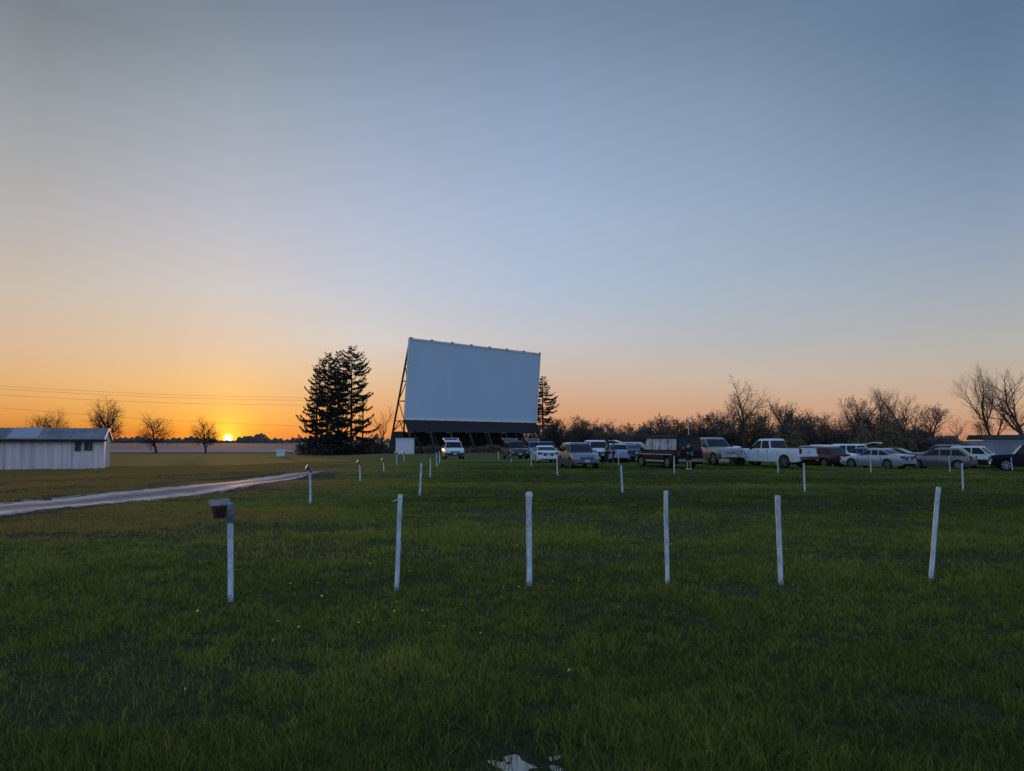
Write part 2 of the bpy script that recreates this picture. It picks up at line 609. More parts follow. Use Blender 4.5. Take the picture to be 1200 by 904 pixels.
grid_sheet('road_verge', np.linspace(-400, xr, 80), np.linspace(RY - 14, RY - 0.2, 8), M['verge'],
           lambda X, Y: ground(X, Y) + 0.02 + 0.10 * np.sin(PI * np.clip((Y - RY + 14) / 13.8, 0, 1)))


# gravel drive across the left of the lot
def gravel_material():
    m = bpy.data.materials.new('gravel_drive')
    m.use_nodes = True
    nt = m.node_tree
    N, L = nt.nodes, nt.links
    b = N['Principled BSDF']
    uv = N.new('ShaderNodeUVMap')
    s = N.new('ShaderNodeSeparateXYZ')
    L.new(uv.outputs[0], s.inputs[0])
    g = N.new('ShaderNodeNewGeometry')
    n1 = N.new('ShaderNodeTexNoise'); n1.inputs['Scale'].default_value = 3.0; n1.inputs['Detail'].default_value = 7
    n2 = N.new('ShaderNodeTexNoise'); n2.inputs['Scale'].default_value = 28.0; n2.inputs['Detail'].default_value = 5
    n3 = N.new('ShaderNodeTexNoise'); n3.inputs['Scale'].default_value = 1.6; n3.inputs['Detail'].default_value = 4
    for n in (n1, n2, n3): L.new(g.outputs['Position'], n.inputs['Vector'])
    rut = N.new('ShaderNodeValToRGB')
    els = rut.color_ramp.elements
    els[0].position = 0.0; els[0].color = (0, 0, 0, 1)
    els[1].position = 1.0; els[1].color = (0, 0, 0, 1)
    for p, v in ((0.08, 0.15), (0.22, 1), (0.36, 0.25), (0.52, 0.0), (0.64, 0.35), (0.76, 0.85), (0.92, 0.1)):
        e = els.new(p); e.color = (v, v, v, 1)
    L.new(s.outputs[0], rut.inputs[0])

    def mix(f, a, c):
        n = N.new('ShaderNodeMix'); n.data_type = 'RGBA'
        L.new(f, n.inputs[0])
        for i, k in ((6, a), (7, c)):
            if isinstance(k, tuple): n.inputs[i].default_value = (*k, 1)
            else: L.new(k, n.inputs[i])
        return n.outputs[2]
    ngate = N.new('ShaderNodeMapRange'); ngate.inputs[1].default_value = 0.45; ngate.inputs[2].default_value = 0.75
    L.new(n3.outputs[0], ngate.inputs[0])
    base = mix(n1.outputs[0], (0.17, 0.10, 0.085), (0.32, 0.20, 0.16))
    c = mix(rut.outputs[0], base, (0.90, 0.64, 0.52))
    c = mix(ngate.outputs[0], c, base)
    L.new(c, b.inputs['Base Color'])
    mr = N.new('ShaderNodeMapRange')
    mr.inputs[1].default_value = 0.0; mr.inputs[2].default_value = 1.0
    mr.inputs[3].default_value = 0.9; mr.inputs[4].default_value = 0.62
    L.new(rut.outputs[0], mr.inputs[0])
    L.new(mr.outputs[0], b.inputs['Roughness'])
    bp = N.new('ShaderNodeBump'); bp.inputs['Strength'].default_value = 0.6; bp.inputs['Distance'].default_value = 0.03
    L.new(n2.outputs[0], bp.inputs['Height'])
    L.new(bp.outputs[0], b.inputs['Normal'])
    # ragged grassy edge: the gravel thins out to the lawn
    e = N.new('ShaderNodeMath'); e.operation = 'PINGPONG'; e.inputs[1].default_value = 0.5
    L.new(s.outputs[0], e.inputs[0])
    ad = N.new('ShaderNodeMath'); ad.operation = 'ADD'
    L.new(e.outputs[0], ad.inputs[0])
    sc_ = N.new('ShaderNodeMath'); sc_.operation = 'MULTIPLY_ADD'; sc_.inputs[1].default_value = 0.85; sc_.inputs[2].default_value = -0.47
    L.new(n1.outputs[0], sc_.inputs[0]); L.new(sc_.outputs[0], ad.inputs[1])
    endf = N.new('ShaderNodeMath'); endf.operation = 'ADD'
    L.new(ad.outputs[0], endf.inputs[0])
    ev = N.new('ShaderNodeMapRange'); ev.inputs[1].default_value = 0.80; ev.inputs[2].default_value = 1.0; ev.inputs[3].default_value = 0.0; ev.inputs[4].default_value = -0.55
    L.new(s.outputs[1], ev.inputs[0]); L.new(ev.outputs[0], endf.inputs[1])
    gt = N.new('ShaderNodeMath'); gt.operation = 'GREATER_THAN'; gt.inputs[1].default_value = 0.045
    L.new(endf.outputs[0], gt.inputs[0])
    L.new(gt.outputs[0], b.inputs['Alpha'])
    return m


M['gravel'] = gravel_material()
lowe = [(-420, 690), (-220, 648), (-100, 626), (0, 608), (60, 599), (130, 592), (240, 581), (290, 573), (337, 563.5), (370, 558), (400, 555)]
upe = [(-420, 640), (-220, 614), (-100, 600), (0, 588.5), (60, 583), (130, 576), (240, 567), (290, 560.5), (337, 555), (370, 551.5), (400, 550)]


def smooth_pts(pp, n):
    P = [np.array(hit(*p)) for p in pp]
    out = []
    for i in range(len(P) - 1):
        p0 = P[max(i - 1, 0)]; p1 = P[i]; p2 = P[i + 1]; p3 = P[min(i + 2, len(P) - 1)]
        for k in range(n):
            t = k / n
            out.append(0.5 * ((2 * p1) + (-p0 + p2) * t + (2 * p0 - 5 * p1 + 4 * p2 - p3) * t * t + (-p0 + 3 * p1 - 3 * p2 + p3) * t ** 3))
    out.append(P[-1])
    return out


A = smooth_pts(lowe, 8)
B = smooth_pts(upe, 8)
PATH = [((a + b) / 2, np.linalg.norm(a - b) / 2) for a, b in zip(A, B)]
vs_, fs_, uvs = [], [], []
K = 12
for i, (a, b) in enumerate(zip(A, B)):
    for k in range(K + 1):
        t = k / K
        p = a * (1 - t) + b * t
        vs_.append((p[0], p[1], float(ground(p[0], p[1])) + 0.012))
        uvs.append((t, i / (len(A) - 1)))
for i in range(len(A) - 1):
    for k in range(K):
        j = i * (K + 1) + k
        fs_.append((j, j + 1, j + K + 2, j + K + 1))
me = bpy.data.meshes.new('gravel_drive')
me.from_pydata(vs_, [], fs_)
uvl = me.uv_layers.new(name='UVMap')
for lp in me.loops: uvl.data[lp.index].uv = uvs[lp.vertex_index]
me.materials.append(M['gravel'])
tag(link_mesh('gravel_drive', me), kind='structure')

# puddle at the camera's feet
M['water'] = mat('puddle_water', (0.012, 0.013, 0.012), 0.03, var=0.0, spec=1.0, coat=1.0)
mw = MB()
ring = []
for k in range(40):
    t = 2 * PI * k / 40
    r = 0.62 * (1 + 0.14 * math.sin(3 * t + 1) + 0.08 * math.sin(7 * t))
    ring.append((0.07 + r * math.cos(t), 4.38 + r * 0.9 * math.sin(t), -0.012 + 0 * t))
PUD_Z = 0.018 * 0 + float(ground(0.07, 5.3)) - 0.041
ring = [(x, y, PUD_Z) for x, y, z in ring]
mw.add(ring, [tuple(range(40))])
tag(mw.build('puddle', M['water']), kind='structure')


# ------------------------------------------------------------------ grass
def grass_material():
    m = bpy.data.materials.new('grass_blades')
    m.use_nodes = True
    nt = m.node_tree
    N, L = nt.nodes, nt.links
    b = N['Principled BSDF']
    b.inputs['Roughness'].default_value = 0.65
    b.inputs['Specular IOR Level'].default_value = 0.25
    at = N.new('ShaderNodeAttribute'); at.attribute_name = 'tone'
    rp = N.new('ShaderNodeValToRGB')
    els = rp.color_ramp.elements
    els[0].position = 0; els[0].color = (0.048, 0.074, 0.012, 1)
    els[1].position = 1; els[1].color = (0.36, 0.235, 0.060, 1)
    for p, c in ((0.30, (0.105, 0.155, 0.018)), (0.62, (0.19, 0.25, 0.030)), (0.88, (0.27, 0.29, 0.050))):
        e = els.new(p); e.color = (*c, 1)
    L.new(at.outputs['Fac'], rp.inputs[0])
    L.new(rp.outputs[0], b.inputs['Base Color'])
    tr = N.new('ShaderNodeBsdfTranslucent')
    L.new(rp.outputs[0], tr.inputs[0])
    mx = N.new('ShaderNodeMixShader'); mx.inputs[0].default_value = 0.32
    L.new(b.outputs[0], mx.inputs[1]); L.new(tr.outputs[0], mx.inputs[2])
    L.new(mx.outputs[0], N['Material Output'].inputs[0])
    return m


M['grass'] = grass_material()


def vnoise(x, y, s, seed=0):
    """cheap smooth value noise, for clumps"""
    r = np.random.default_rng(seed).random((64, 64))
    u = x / s; v = y / s
    i = np.floor(u).astype(int); j = np.floor(v).astype(int)
    fu = u - i; fv = v - j
    fu = fu * fu * (3 - 2 * fu); fv = fv * fv * (3 - 2 * fv)
    g = lambda a, b: r[a % 64, b % 64]
    return (g(i, j) * (1 - fu) + g(i + 1, j) * fu) * (1 - fv) + (g(i, j + 1) * (1 - fu) + g(i + 1, j + 1) * fu) * fv


PC = np.array([p[0][:2] for p in PATH]); PR = np.array([p[1] for p in PATH])


def on_path(x, y, k=0.86):
    d = np.full(x.shape, 9e9)
    inside = np.zeros(x.shape, bool)
    for c, r in zip(PC, PR):
        inside |= ((x - c[0]) ** 2 + (y - c[1]) ** 2) < (r * k) ** 2
    return inside


def make_grass(name, y0, y1, n, seed, label):
    g = np.random.default_rng(seed)
    q = 0.38
    y = (y0 ** q + g.random(n) * (y1 ** q - y0 ** q)) ** (1 / q)
    x = (g.random(n) * 2 - 1) * (y * 0.76 + 2.2)
    c1 = vnoise(x, y, 0.11, 1); c2 = vnoise(x + 9, y, 0.30, 2); c3 = vnoise(x, y + 5, 1.1, 3); c4 = vnoise(x * 0.6, y, 2.6, 13)
    far = sstep(6, 26, y)
    cl = (0.42 * c1 + 0.33 * c2) * (1 - far) + far * (0.45 * c2 + 0.30 * c3) + 0.25 * c4
    soil = vnoise(x * 0.45, y, 1.3, 5) * 0.7 + 0.3 * vnoise(x, y, 0.3, 6)
    keep = g.random(n) < np.clip((cl - 0.20) * 3.6, 0.22, 1)
    bare_ = np.exp(-((x + 2.6) / 1.9) ** 2 - ((y - 14.3) / 1.0) ** 2) + 0.9 * np.exp(-((x + 4.2) / 1.6) ** 2 - ((y - 12.2) / 1.0) ** 2) + 0.8 * np.exp(-((x - 17) / 2.5) ** 2 - ((y - 40) / 1.5) ** 2)
    soil = soil + 0.30 * bare_
    keep &= ~((soil > 0.66) & (g.random(n) < 0.8))
    keep &= ~on_path(x, y, 0.70)
    dp = np.sqrt(((x - 0.05) / 0.34) ** 2 + ((y - 4.36) / 0.40) ** 2) + 1.0 * (vnoise(x, y, 0.07, 12) - 0.5)
    keep &= ~((dp < 0.75) & (g.random(n) < 0.86))
    keep &= ~((dp < 1.2) & (g.random(n) < 0.5))
    x, y, cl, c1, c2, c3, c4, far = (v[keep] for v in (x, y, cl, c1, c2, c3, c4, far))
    n = len(x)
    z = ground(x, y)
    tall = sstep(0.50, 0.72, vnoise(x + 3, y, 0.75, 8) * 0.6 + c4 * 0.4)
    hmax = 0.070 + 0.040 * tall
    h = (0.02 + hmax * g.random(n) ** 1.6) * (0.45 + 0.95 * cl) * (1 - 0.25 * far)
    wd = np.maximum(0.0034, 0.00095 * y) * (0.6 + 0.8 * g.random(n))
    a = g.random(n) * 2 * PI
    lean = (0.15 + 0.95 * g.random(n) ** 1.2) * h
    la = vnoise(x, y, 0.35, 15) * 7 + g.normal(0, 1.9, n)
    dx, dy = np.cos(la) * lean, np.sin(la) * lean
    bx, by = -np.sin(a) * wd / 2, np.cos(a) * wd / 2
    z = z - 0.005
    P = [np.stack([x - bx, y - by, z], 1), np.stack([x + bx, y + by, z], 1),
         np.stack([x - bx * .8 + dx * .35, y - by * .8 + dy * .35, z + h * .6], 1),
         np.stack([x + bx * .8 + dx * .35, y + by * .8 + dy * .35, z + h * .6], 1),
         np.stack([x + dx, y + dy, z + h * 0.95], 1)]
    co = np.stack(P, 1).reshape(-1, 3)
    k = 5
    tri = np.array([[0, 1, 3], [0, 3, 2], [2, 3, 4]])
    F = (np.arange(n)[:, None, None] * k + tri[None]).reshape(-1, 3)
    me = bpy.data.meshes.new(name)
    me.vertices.add(len(co)); me.vertices.foreach_set('co', co.astype(np.float32).ravel())
    me.loops.add(F.size); me.loops.foreach_set('vertex_index', F.astype(np.int32).ravel())
    me.polygons.add(len(F)); me.polygons.foreach_set('loop_start', np.arange(0, F.size, 3, dtype=np.int32))
    me.update(calc_edges=True)
    tone = 0.05 + 0.36 * cl + 0.24 * c3 + 0.10 * tall + g.normal(0, 0.20, n)
    ph = np.sin(2 * PI * (y + 0.005 * x * x) / 13.5 + 0.6) * sstep(12, 22, y)  # ridge shading of the parking ramps, painted into the blade tone
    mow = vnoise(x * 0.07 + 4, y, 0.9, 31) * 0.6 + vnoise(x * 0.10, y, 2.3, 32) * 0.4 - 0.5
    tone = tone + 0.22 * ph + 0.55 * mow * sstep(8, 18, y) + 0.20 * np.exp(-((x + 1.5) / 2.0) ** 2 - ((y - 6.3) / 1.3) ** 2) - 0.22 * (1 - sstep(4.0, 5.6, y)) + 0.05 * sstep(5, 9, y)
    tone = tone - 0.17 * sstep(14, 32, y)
    tone = np.clip(tone, 0, 0.9)
    tone = np.where(g.random(n) < 0.06 + 0.22 * sstep(10, 30, x) * sstep(22, 34, y), 0.97, tone)
    olive = np.clip((-x - 3.5 + 3 * vnoise(x, y, 3, 7)) / 10, 0, 1.0) * sstep(5, 20, y)
    tone = np.clip(tone + olive, 0, 1)
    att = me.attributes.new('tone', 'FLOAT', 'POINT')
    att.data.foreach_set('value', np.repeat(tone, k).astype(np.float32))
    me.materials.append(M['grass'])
    return tag(link_mesh(name, me), label, 'grass', kind='stuff')


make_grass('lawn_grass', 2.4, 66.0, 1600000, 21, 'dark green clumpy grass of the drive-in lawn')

# dandelions
df = MB()
for r_, zz, nn in ((0.021, 0.0, 9), (0.015, 0.006, 8)):
    c0 = (0, 0, zz + 0.004)
    pts = []
    for k in range(nn * 2):
        t = PI * k / nn
        rr = r_ if k % 2 == 0 else r_ * 0.72
        pts.append((rr * math.cos(t), rr * math.sin(t), zz))
    df.add([c0] + pts + [(0, 0, zz - 0.006)], [(0, 1 + k, 1 + (k + 1) % (2 * nn)) for k in range(2 * nn)] + [(2 * nn + 1, 1 + (k + 1) % (2 * nn), 1 + k) for k in range(2 * nn)])
dand_flower = df.mesh('flower_head', M['yellow'])
ds = MB()
ds.tube([(0.004, 0, -0.10), (0.001, 0.002, -0.05), (0, 0, -0.004)], [0.0022, 0.002, 0.002], 5)
dand_stem = ds.mesh('stem', M['stem'])
DPX = [(320, 759), (217, 817), (563, 749), (525, 801), (622, 739), (667, 797), (495, 721), (462, 722), (439, 718), (437, 733),
       (501, 722), (503, 736), (420, 738), (377, 703), (385, 729), (427, 717), (391, 695), (427, 705), (503, 695), (340, 689),
       (372, 687), (451, 683), (433, 664), (276, 651), (248, 650), (492, 653), (606, 641), (608, 692), (616, 694), (637, 636),
       (642, 645), (638, 648), (673, 641), (648, 686), (678, 685), (712, 647), (751, 631), (764, 628), (787, 640), (1027, 657),
       (898, 643), (1028, 627), (930, 690), (641, 626), (725, 717), (465, 711), (480, 672), (552, 668), (480, 762), (325, 735),
       (231, 723), (640, 638), (665, 640), (588, 706), (540, 715), (350, 742), (1184, 639), (1077, 631), (955, 640), (520, 741)]
dr = random.Random(5)
for i, (px, py) in enumerate(DPX):
    p = hit(px, py + 4)
    o = empty('dandelion', (p.x, p.y, p.z + 0.075 + 0.02 * dr.random()), dr.random() * 6, 'small yellow dandelion flower open in the dark lawn', 'dandelion', 'dandelions in the lawn')
    o.rotation_euler = (dr.uniform(-0.5, 0.9), dr.uniform(-0.5, 0.5), dr.random() * 6)
    s = 0.45 + 0.45 * dr.random()
    o.scale = (s, s, s)
    link_mesh('flower_head', dand_flower, o)
    st = link_mesh('stem', dand_stem, o)
    st.scale = (1, 1, 1.0)


# ------------------------------------------------------------------ speaker posts
def speaker_head(parent, z, yaw, big=True):
    """hood-shaped metal speaker hung on the side of the post top"""
    h = MB()
    # body: wide at the top, narrow below
    w0, w1, d0, d1, hh = 0.19, 0.12, 0.15, 0.09, 0.17
    vs = [(-w1 / 2, -d1 / 2, -hh), (w1 / 2, -d1 / 2, -hh), (w1 / 2, d1 / 2, -hh), (-w1 / 2, d1 / 2, -hh),
          (-w0 / 2, -d0 / 2, 0), (w0 / 2, -d0 / 2, 0), (w0 / 2, d0 / 2, 0), (-w0 / 2, d0 / 2, 0)]
    h.add(vs, [(0, 3, 2, 1), (4, 5, 6, 7), (0, 1, 5, 4), (1, 2, 6, 5), (2, 3, 7, 6), (3, 0, 4, 7)])
    b = h.build('speaker_box', M['rustbox'], parent, bevel=0.006)
    lid = MB()
    lid.box((0, 0, 0.009), (0.225, 0.185, 0.014), taper=0.97)
    lo = lid.build('lid', M['lidmetal'], b, bevel=0.003)
    gr = MB()
    for k in range(5):
        zz = -0.035 - k * 0.025
        ww = w0 + (w1 - w0) * (-zz / hh)
        yy = -(d0 + (d1 - d0) * (-zz / hh)) / 2
        gr.box((0, yy - 0.003, zz), (ww * 0.66, 0.006, 0.008))
    gr.build('grille', M['black'], b)
    b.location = (-0.145 * math.cos(yaw), 0.06 - 0.05 * math.sin(yaw), z)
    b.rotation_euler = (R(17), R(-4), yaw)
    return b


WPX = {270.5: 6.6, 469.5: 5.4, 620: 6.6, 780.5: 5.0, 911.5: 5.8, 1100: 5.2}


def make_post(px_top, py_top, px_base, py_base, label, kind='plain', wpx=None, group='white posts standing in rows across the lot'):
    base = hit(px_base, py_base)
    D = base.y
    top = atY(px_top, py_top, D)
    h = top.z - base.z
    rad = 0.031 if kind != 'capped' else 0.038
    wpx = WPX.get(px_top)
    if wpx: rad = wpx * D / 900 / 2
    o = empty('speaker_post', base, 0, label, 'speaker post', group)
    pole = MB()
    dx = top.x - base.x
    rr = random.Random(int(px_base * 7 + py_base))
    pts, rd = [], []
    n = 6
    for i in range(n + 1):
        t = i / n
        wob = 0.004 * math.sin(t * 5 + rr.random())
        pts.append((dx * t + wob, 0.006 * math.sin(3 * t + rr.random()), h * t - 0.05 * (1 - t)))
        rd.append(rad * (1 + 0.03 * rr.uniform(-1, 1)))
    pole.tube(pts, rd, 14)
    pole.build('pole', M['post'], o, smooth=40)
    # grime ring where it enters the turf
    gm = MB()
    gm.tube([(0, 0, -0.02), (0, 0, 0.010)], [rad * 1.8, rad * 1.3], 10)
    gm.build('soil_collar', M['post_grime'], o, smooth=40)
    if kind == 'capped':
        c = MB()
        c.tube([(dx, 0, h - 0.065), (dx, 0, h - 0.06), (dx, 0, h - 0.018), (dx, 0, h - 0.003), (dx, 0, h + 0.006)], [rad * 1.2, rad * 1.24, rad * 1.24, rad * 1.0, rad * 0.45], 14)
        c.build('cap', M['white'], o, smooth=40)
    if kind == 'strap':
        c = MB()
        c.tube([(dx - 0.01, -0.02, h - 0.055), (dx - 0.05, -0.035, h - 0.060), (dx - 0.095, -0.04, h - 0.082)], [0.006, 0.007, 0.004], 6)
        c.build('strap', M['tape'], o, smooth=60)
    if kind == 'tag':
        c = MB()
        c.tube([(dx * 0.9, -0.03, h * 0.88), (dx * 0.86 - 0.03, -0.045, h * 0.86), (dx * 0.85 - 0.045, -0.045, h * 0.83)], [0.006, 0.008, 0.004], 6)
        c.build('strap', M['tape'], o, smooth=60)
    if kind == 'speaker':
        c = MB()
        c.tube([(dx, 0, h - 0.21), (dx, 0, h - 0.20), (dx, 0, h - 0.08), (dx - 0.001, 0, h - 0.035), (dx - 0.006, 0, h - 0.010), (dx - 0.014, 0, h + 0.006)],
               [rad * 1.3, rad * 1.45, rad * 1.45, rad * 1.4, rad * 1.2, rad * 0.6], 14)
        c.build('collar', M['collar'], o, smooth=50)
        sh = speaker_head(o, h - 0.002, R(30))
        sh.location.x += dx - 0.01
    if kind == 'farspeaker':
        c = MB()
        c.tube([(0, 0, h - 0.12), (0, 0, h - 0.11), (-0.01, 0, h - 0.02), (-0.05, 0, h + 0.02)], [rad * 1.2, rad * 1.5, rad * 1.5, rad * 1.0], 10)
        c.build('collar', M['collar'], o, smooth=50)
        s = MB()
        # round horn with a bright metal face turned to the sunset
        rot = Vector((-0.80, -0.42, 0.42)).to_track_quat('Z', 'Y').to_matrix()
        for a, b_, r0, r1 in ((0, -0.09, 0.075, 0.05),):
            q = [rot @ Vector((0, 0, t)) + Vector((-0.09, -0.02, h + 0.03)) for t in (-0.07, 0.0, 0.03)]
            s.tube(q, [0.045, 0.085, 0.09], 14)
        hd = s.build('speaker_box', M['rustbox'], o, smooth=40)
        f = MB()
        q = [rot @ Vector((0, 0, t)) + Vector((-0.09, -0.02, h + 0.03)) for t in (0.031, 0.040)]
        f.tube(q, [0.082, 0.070], 14)
        f.build('grille', M['polished'], hd, smooth=30)
    return o


POSTS = [
    # px_top, py_top, px_base, py_base, kind, label
    (270.5, 590, 269.5, 706, 'speaker', 'white speaker post with a brown metal speaker hood, nearest post at the left'),
    (469.5, 580, 464, 694, 'strap', 'white post leaning slightly right with a pale strap at its top'),
    (620, 577, 620, 687.5, 'capped', 'thick white post with a rounded cap, straight below the screen'),
    (780.5, 575.5, 782, 686, 'plain', 'slim plain upright white post, between the capped post and the thick bare one'),
    (911.5, 581, 915, 686, 'plain', 'bare white post leaning slightly left, in the nearest row below the white pickup'),
    (1100, 571, 1090, 681.5, 'tag', 'nearest-row white post leaning strongly to the right'),
    (363.5, 549, 363.5, 591, 'farspeaker', 'white post with a round speaker catching the sun, beside the end of the gravel drive'),
    (494, 543.5, 491.5, 582, 'plain', 'white post in the second row, behind the post with the strap'),
    (727.8, 545.5, 729.5, 578.5, 'plain', 'second-row white post standing in front of the blue sedan and the two people'),
    (942, 543, 943, 577.5, 'plain', 'second-row white post in front of the tailgate of the white pickup'),
    (1127.5, 543, 1128.5, 575.5, 'plain', 'second-row white post in front of the grey crossover'),
    (421.5, 542, 422, 565.5, 'farspeaker', 'white post with a bright speaker, third row, below the edge of the spruces'),
    (504.5, 537.5, 504, 560.5, 'plain', 'white post left of the small white booth sight line, third row near the drive'),
    (652.5, 536.5, 653.3, 558, 'plain', 'white post at the left front corner of the silver crossover'),
    (790, 534.5, 790, 555.5, 'plain', 'white post behind which the tail lamp of the van shows'),
    (911, 537, 912, 555, 'plain', 'third-row white post before the rear wheel of the white pickup'),
    (1020, 537, 1020.5, 554.5, 'plain', 'white post before the side of the white sedan'),
    (1112, 535, 1113.5, 554, 'plain', 'third-row white post before the rear wheel of the grey crossover'),
    (1185, 536, 1186.5, 552.5, 'plain', 'white post before the front wheel of the dark off-roader at the right edge'),
    (449.3, 539.5, 449.8, 553.5, 'farspeaker', 'white post with an orange glinting speaker, left of the small booth'),
    (511.3, 530, 511.8, 548, 'plain', 'white post just left of the lone parked SUV, nearer of the close pair'),
    (622.5, 531, 622.8, 547, 'plain', 'thin white post at the left rear corner of the white sedan seen from behind'),
    (724.5, 530, 724.8, 546, 'plain', 'thin white post next to the two people'),
    (819, 535, 819.5, 546.5, 'plain', 'thin post between the van and the two-tone pickup'),
    (904, 538, 904.3, 547, 'plain', 'short white post under the cab of the white pickup'),
    (975, 537, 976, 547, 'plain', 'thin white post before the dark red car'),
    (1082.5, 536.5, 1083, 547.5, 'plain', 'thin white post by the front wheel of the grey crossover'),
    (464.8, 531, 465, 546, 'farspeaker', 'white post with a round speaker, before the left edge of the white booth'),
    (515, 529, 515, 544, 'plain', 'white post touching the left flank of the lone parked SUV, farther of the close pair'),
    (598, 532, 599.5, 542.5, 'plain', 'thin leaning white post before the bumper of the dark SUV under the screen'),
    (473, 531, 473.5, 542, 'farspeaker', 'white post with a round speaker, before the middle of the white booth'),
    (584, 529, 584, 540, 'plain', 'thin white post just left of the dark SUV under the screen'),
]
for a, b_, c, d, kind, lab in POSTS:
    make_post(a, b_, c, d, lab, kind)

# ------------------------------------------------------------------ drive-in screen
SL = gpos(475, 108.0)
SR = gpos(627.5, 127.0)
SL = Vector((SL.x, SL.y, 0)); SR = Vector((SR.x, SR.y, 0))
ud = (SR - SL).normalized()
SW = (SR - SL).length
nd = Vector((ud.y, -ud.x, 0))          # outward, to the audience
scr = empty('drive_in_screen', SL, 0, 'large white drive-in cinema screen on a black braced steel frame', 'movie screen')


def S(u, n, z):
    p = ud * u + nd * n
    return Vector((p.x, p.y, z))


ZB, ZT, ZK = 4.95, 16.0, 3.05
LEAN = 0.9
NK = 0.80


def slab(mb, q, th, mi=0):
    a, b, c, d = [Vector(p) for p in q]
    nrm = (b - a).cross(d - a).normalized() * th
    mb.add([a, b, c, d, a + nrm, b + nrm, c + nrm, d + nrm],
           [(0, 1, 2, 3), (7, 6, 5, 4), (0, 4, 5, 1), (1, 5, 6, 2), (2, 6, 7, 3), (3, 7, 4, 0)], mi)


mb = MB()
slab(mb, [S(0, 0, ZB), S(0, LEAN, ZT), S(SW, LEAN, ZT), S(SW, 0, ZB)], 0.12)
mb.build('screen_panel', M['screen'], scr)
mb = MB()
e = 0.10
for q in ([S(-0.13, 0.03, ZB), S(-0.13, LEAN + 0.03, ZT + 0.1)], [S(SW + 0.13, 0.03, ZB), S(SW + 0.13, LEAN + 0.03, ZT + 0.1)],
          [S(-0.2, LEAN + 0.03, ZT + 0.12), S(SW + 0.2, LEAN + 0.03, ZT + 0.12)], [S(-0.2, 0.05, ZB - 0.1), S(SW + 0.2, 0.05, ZB - 0.1)]):
    mb.bar(q[0], q[1], 0.20)
mb.build('edge_trim', M['trim'], scr)
mb = MB()
slab(mb, [S(-0.1, 0.02, ZB - 0.22), S(SW + 0.1, 0.02, ZB - 0.22), S(SW + 0.4, NK, ZK), S(-0.1, NK, ZK)], 0.10)
mb.build('skirt', M['skirt'], scr)


def chord(z):
    """rear chord position at height z"""
    t = z / 15.6
    return -3.9 + (0.72 + 3.9) * t


def front(z):
    return LEAN * (z - ZB) / (ZT - ZB) - 0.22


NF = 8
truss0 = None
for i in range(NF):
    u = 0.05 + (SW - 0.1) * i / (NF - 1)
    t = MB()
    t.bar((0, 0, 0), (0, 0, 0.001), 0.001) if False else None

    def P(n, z):
        return nd * n + Vector((0, 0, z))
    t.bar(P(chord(0), -0.1), P(chord(15.6), 15.6), 0.20)
    t.bar(P(front(3.0), 3.0), P(front(15.9), 15.9), 0.18)
    t.bar(P(2.07, -0.1), P(NK - 0.1, ZK), 0.24)
    zs = [3.05, 4.6, 7.4, 10.2, 12.6, 14.4]
    for z in zs:
        t.bar(P(chord(z), z), P(front(z), z), 0.11)
    for k in range(len(zs) - 1):
        if k % 2 == 0: t.bar(P(chord(zs[k]), zs[k]), P(front(zs[k + 1]), zs[k + 1]), 0.09)
        else: t.bar(P(front(zs[k]), zs[k]), P(chord(zs[k + 1]), zs[k + 1]), 0.09)
    t.bar(P(chord(3.05), 3.05), P((chord(4.6) + front(4.6)) / 2, 4.6), 0.09)
    t.bar(P(front(3.05), 3.05), P((chord(4.6) + front(4.6)) / 2, 4.6), 0.09)
    if truss0 is None:
        truss0 = t.build('truss', M['steel'], scr)
        truss0.location = ud * u
    else:
        c = truss0.copy(); COL.objects.link(c); c.location = ud * u
    # little bracket on top of each frame
    bt = MB()
    bt.bar(S(u, LEAN - 0.1, ZT + 0.05), S(u, LEAN + 0.2, ZT + 0.26), 0.10)
    bt.bar(S(u - 0.25, LEAN + 0.2, ZT + 0.26), S(u + 0.25, LEAN + 0.2, ZT + 0.26), 0.09)
    bt.build('top_bracket', M['steel'], scr)
for i in range(NF):   # weathered raking timbers beneath the skirt
    u = 1.6 + (SW - 3.0) * i / (NF - 1)
    t = MB()
    t.bar(S(u + 0.2, 1.9, 0.05), S(u - 0.5, NK - 0.3, ZK - 0.05), 0.16)
    t.build('raking_leg', M['legwood'], scr)
mb = MB()
slab(mb, [S(0, chord(0.0) + 0.2, -0.1), S(SW, chord(0.0) + 0.2, -0.1), S(SW, chord(3.05), 3.05), S(0, chord(3.05), 3.05)], 0.08)
slab(mb, [S(-0.12, chord(0.0), -0.1), S(-0.12, chord(3.05), 3.05), S(-0.12, front(3.05), 3.05), S(-0.12, front(3.05) - 0.1, -0.1)], 0.06)
mb.build('base_wall', M['oldwood'], scr)
mb = MB()
for z in (4.6, 7.4, 10.2, 12.6, 14.4):
    mb.bar(S(0, front(z) - 0.1, z), S(SW, front(z) - 0.1, z), 0.10)
    mb.bar(S(0, chord(z), z), S(SW, chord(z), z), 0.10)
mb.build('girts', M['steel'], scr)

# small white booth beside the screen foot
bp_ = gpos(474.5, 104.0)
booth = empty('booth', bp_, R(3), 'small white boarded booth beside the left foot of the screen', 'booth')
mb = MB()
mb.box((0, 0.9, 1.0), (2.38, 1.8, 2.1))
for k in range(8):
    mb.box((-1.04 + k * 0.297, -0.012, 1.0), (0.012, 0.02, 2.02))
mb.build('wall', M['white'], booth)
mb = MB()
mb.box((0, 0.9, 2.10), (2.52, 2.0, 0.08))
mb.build('roof', M['trim'], booth)

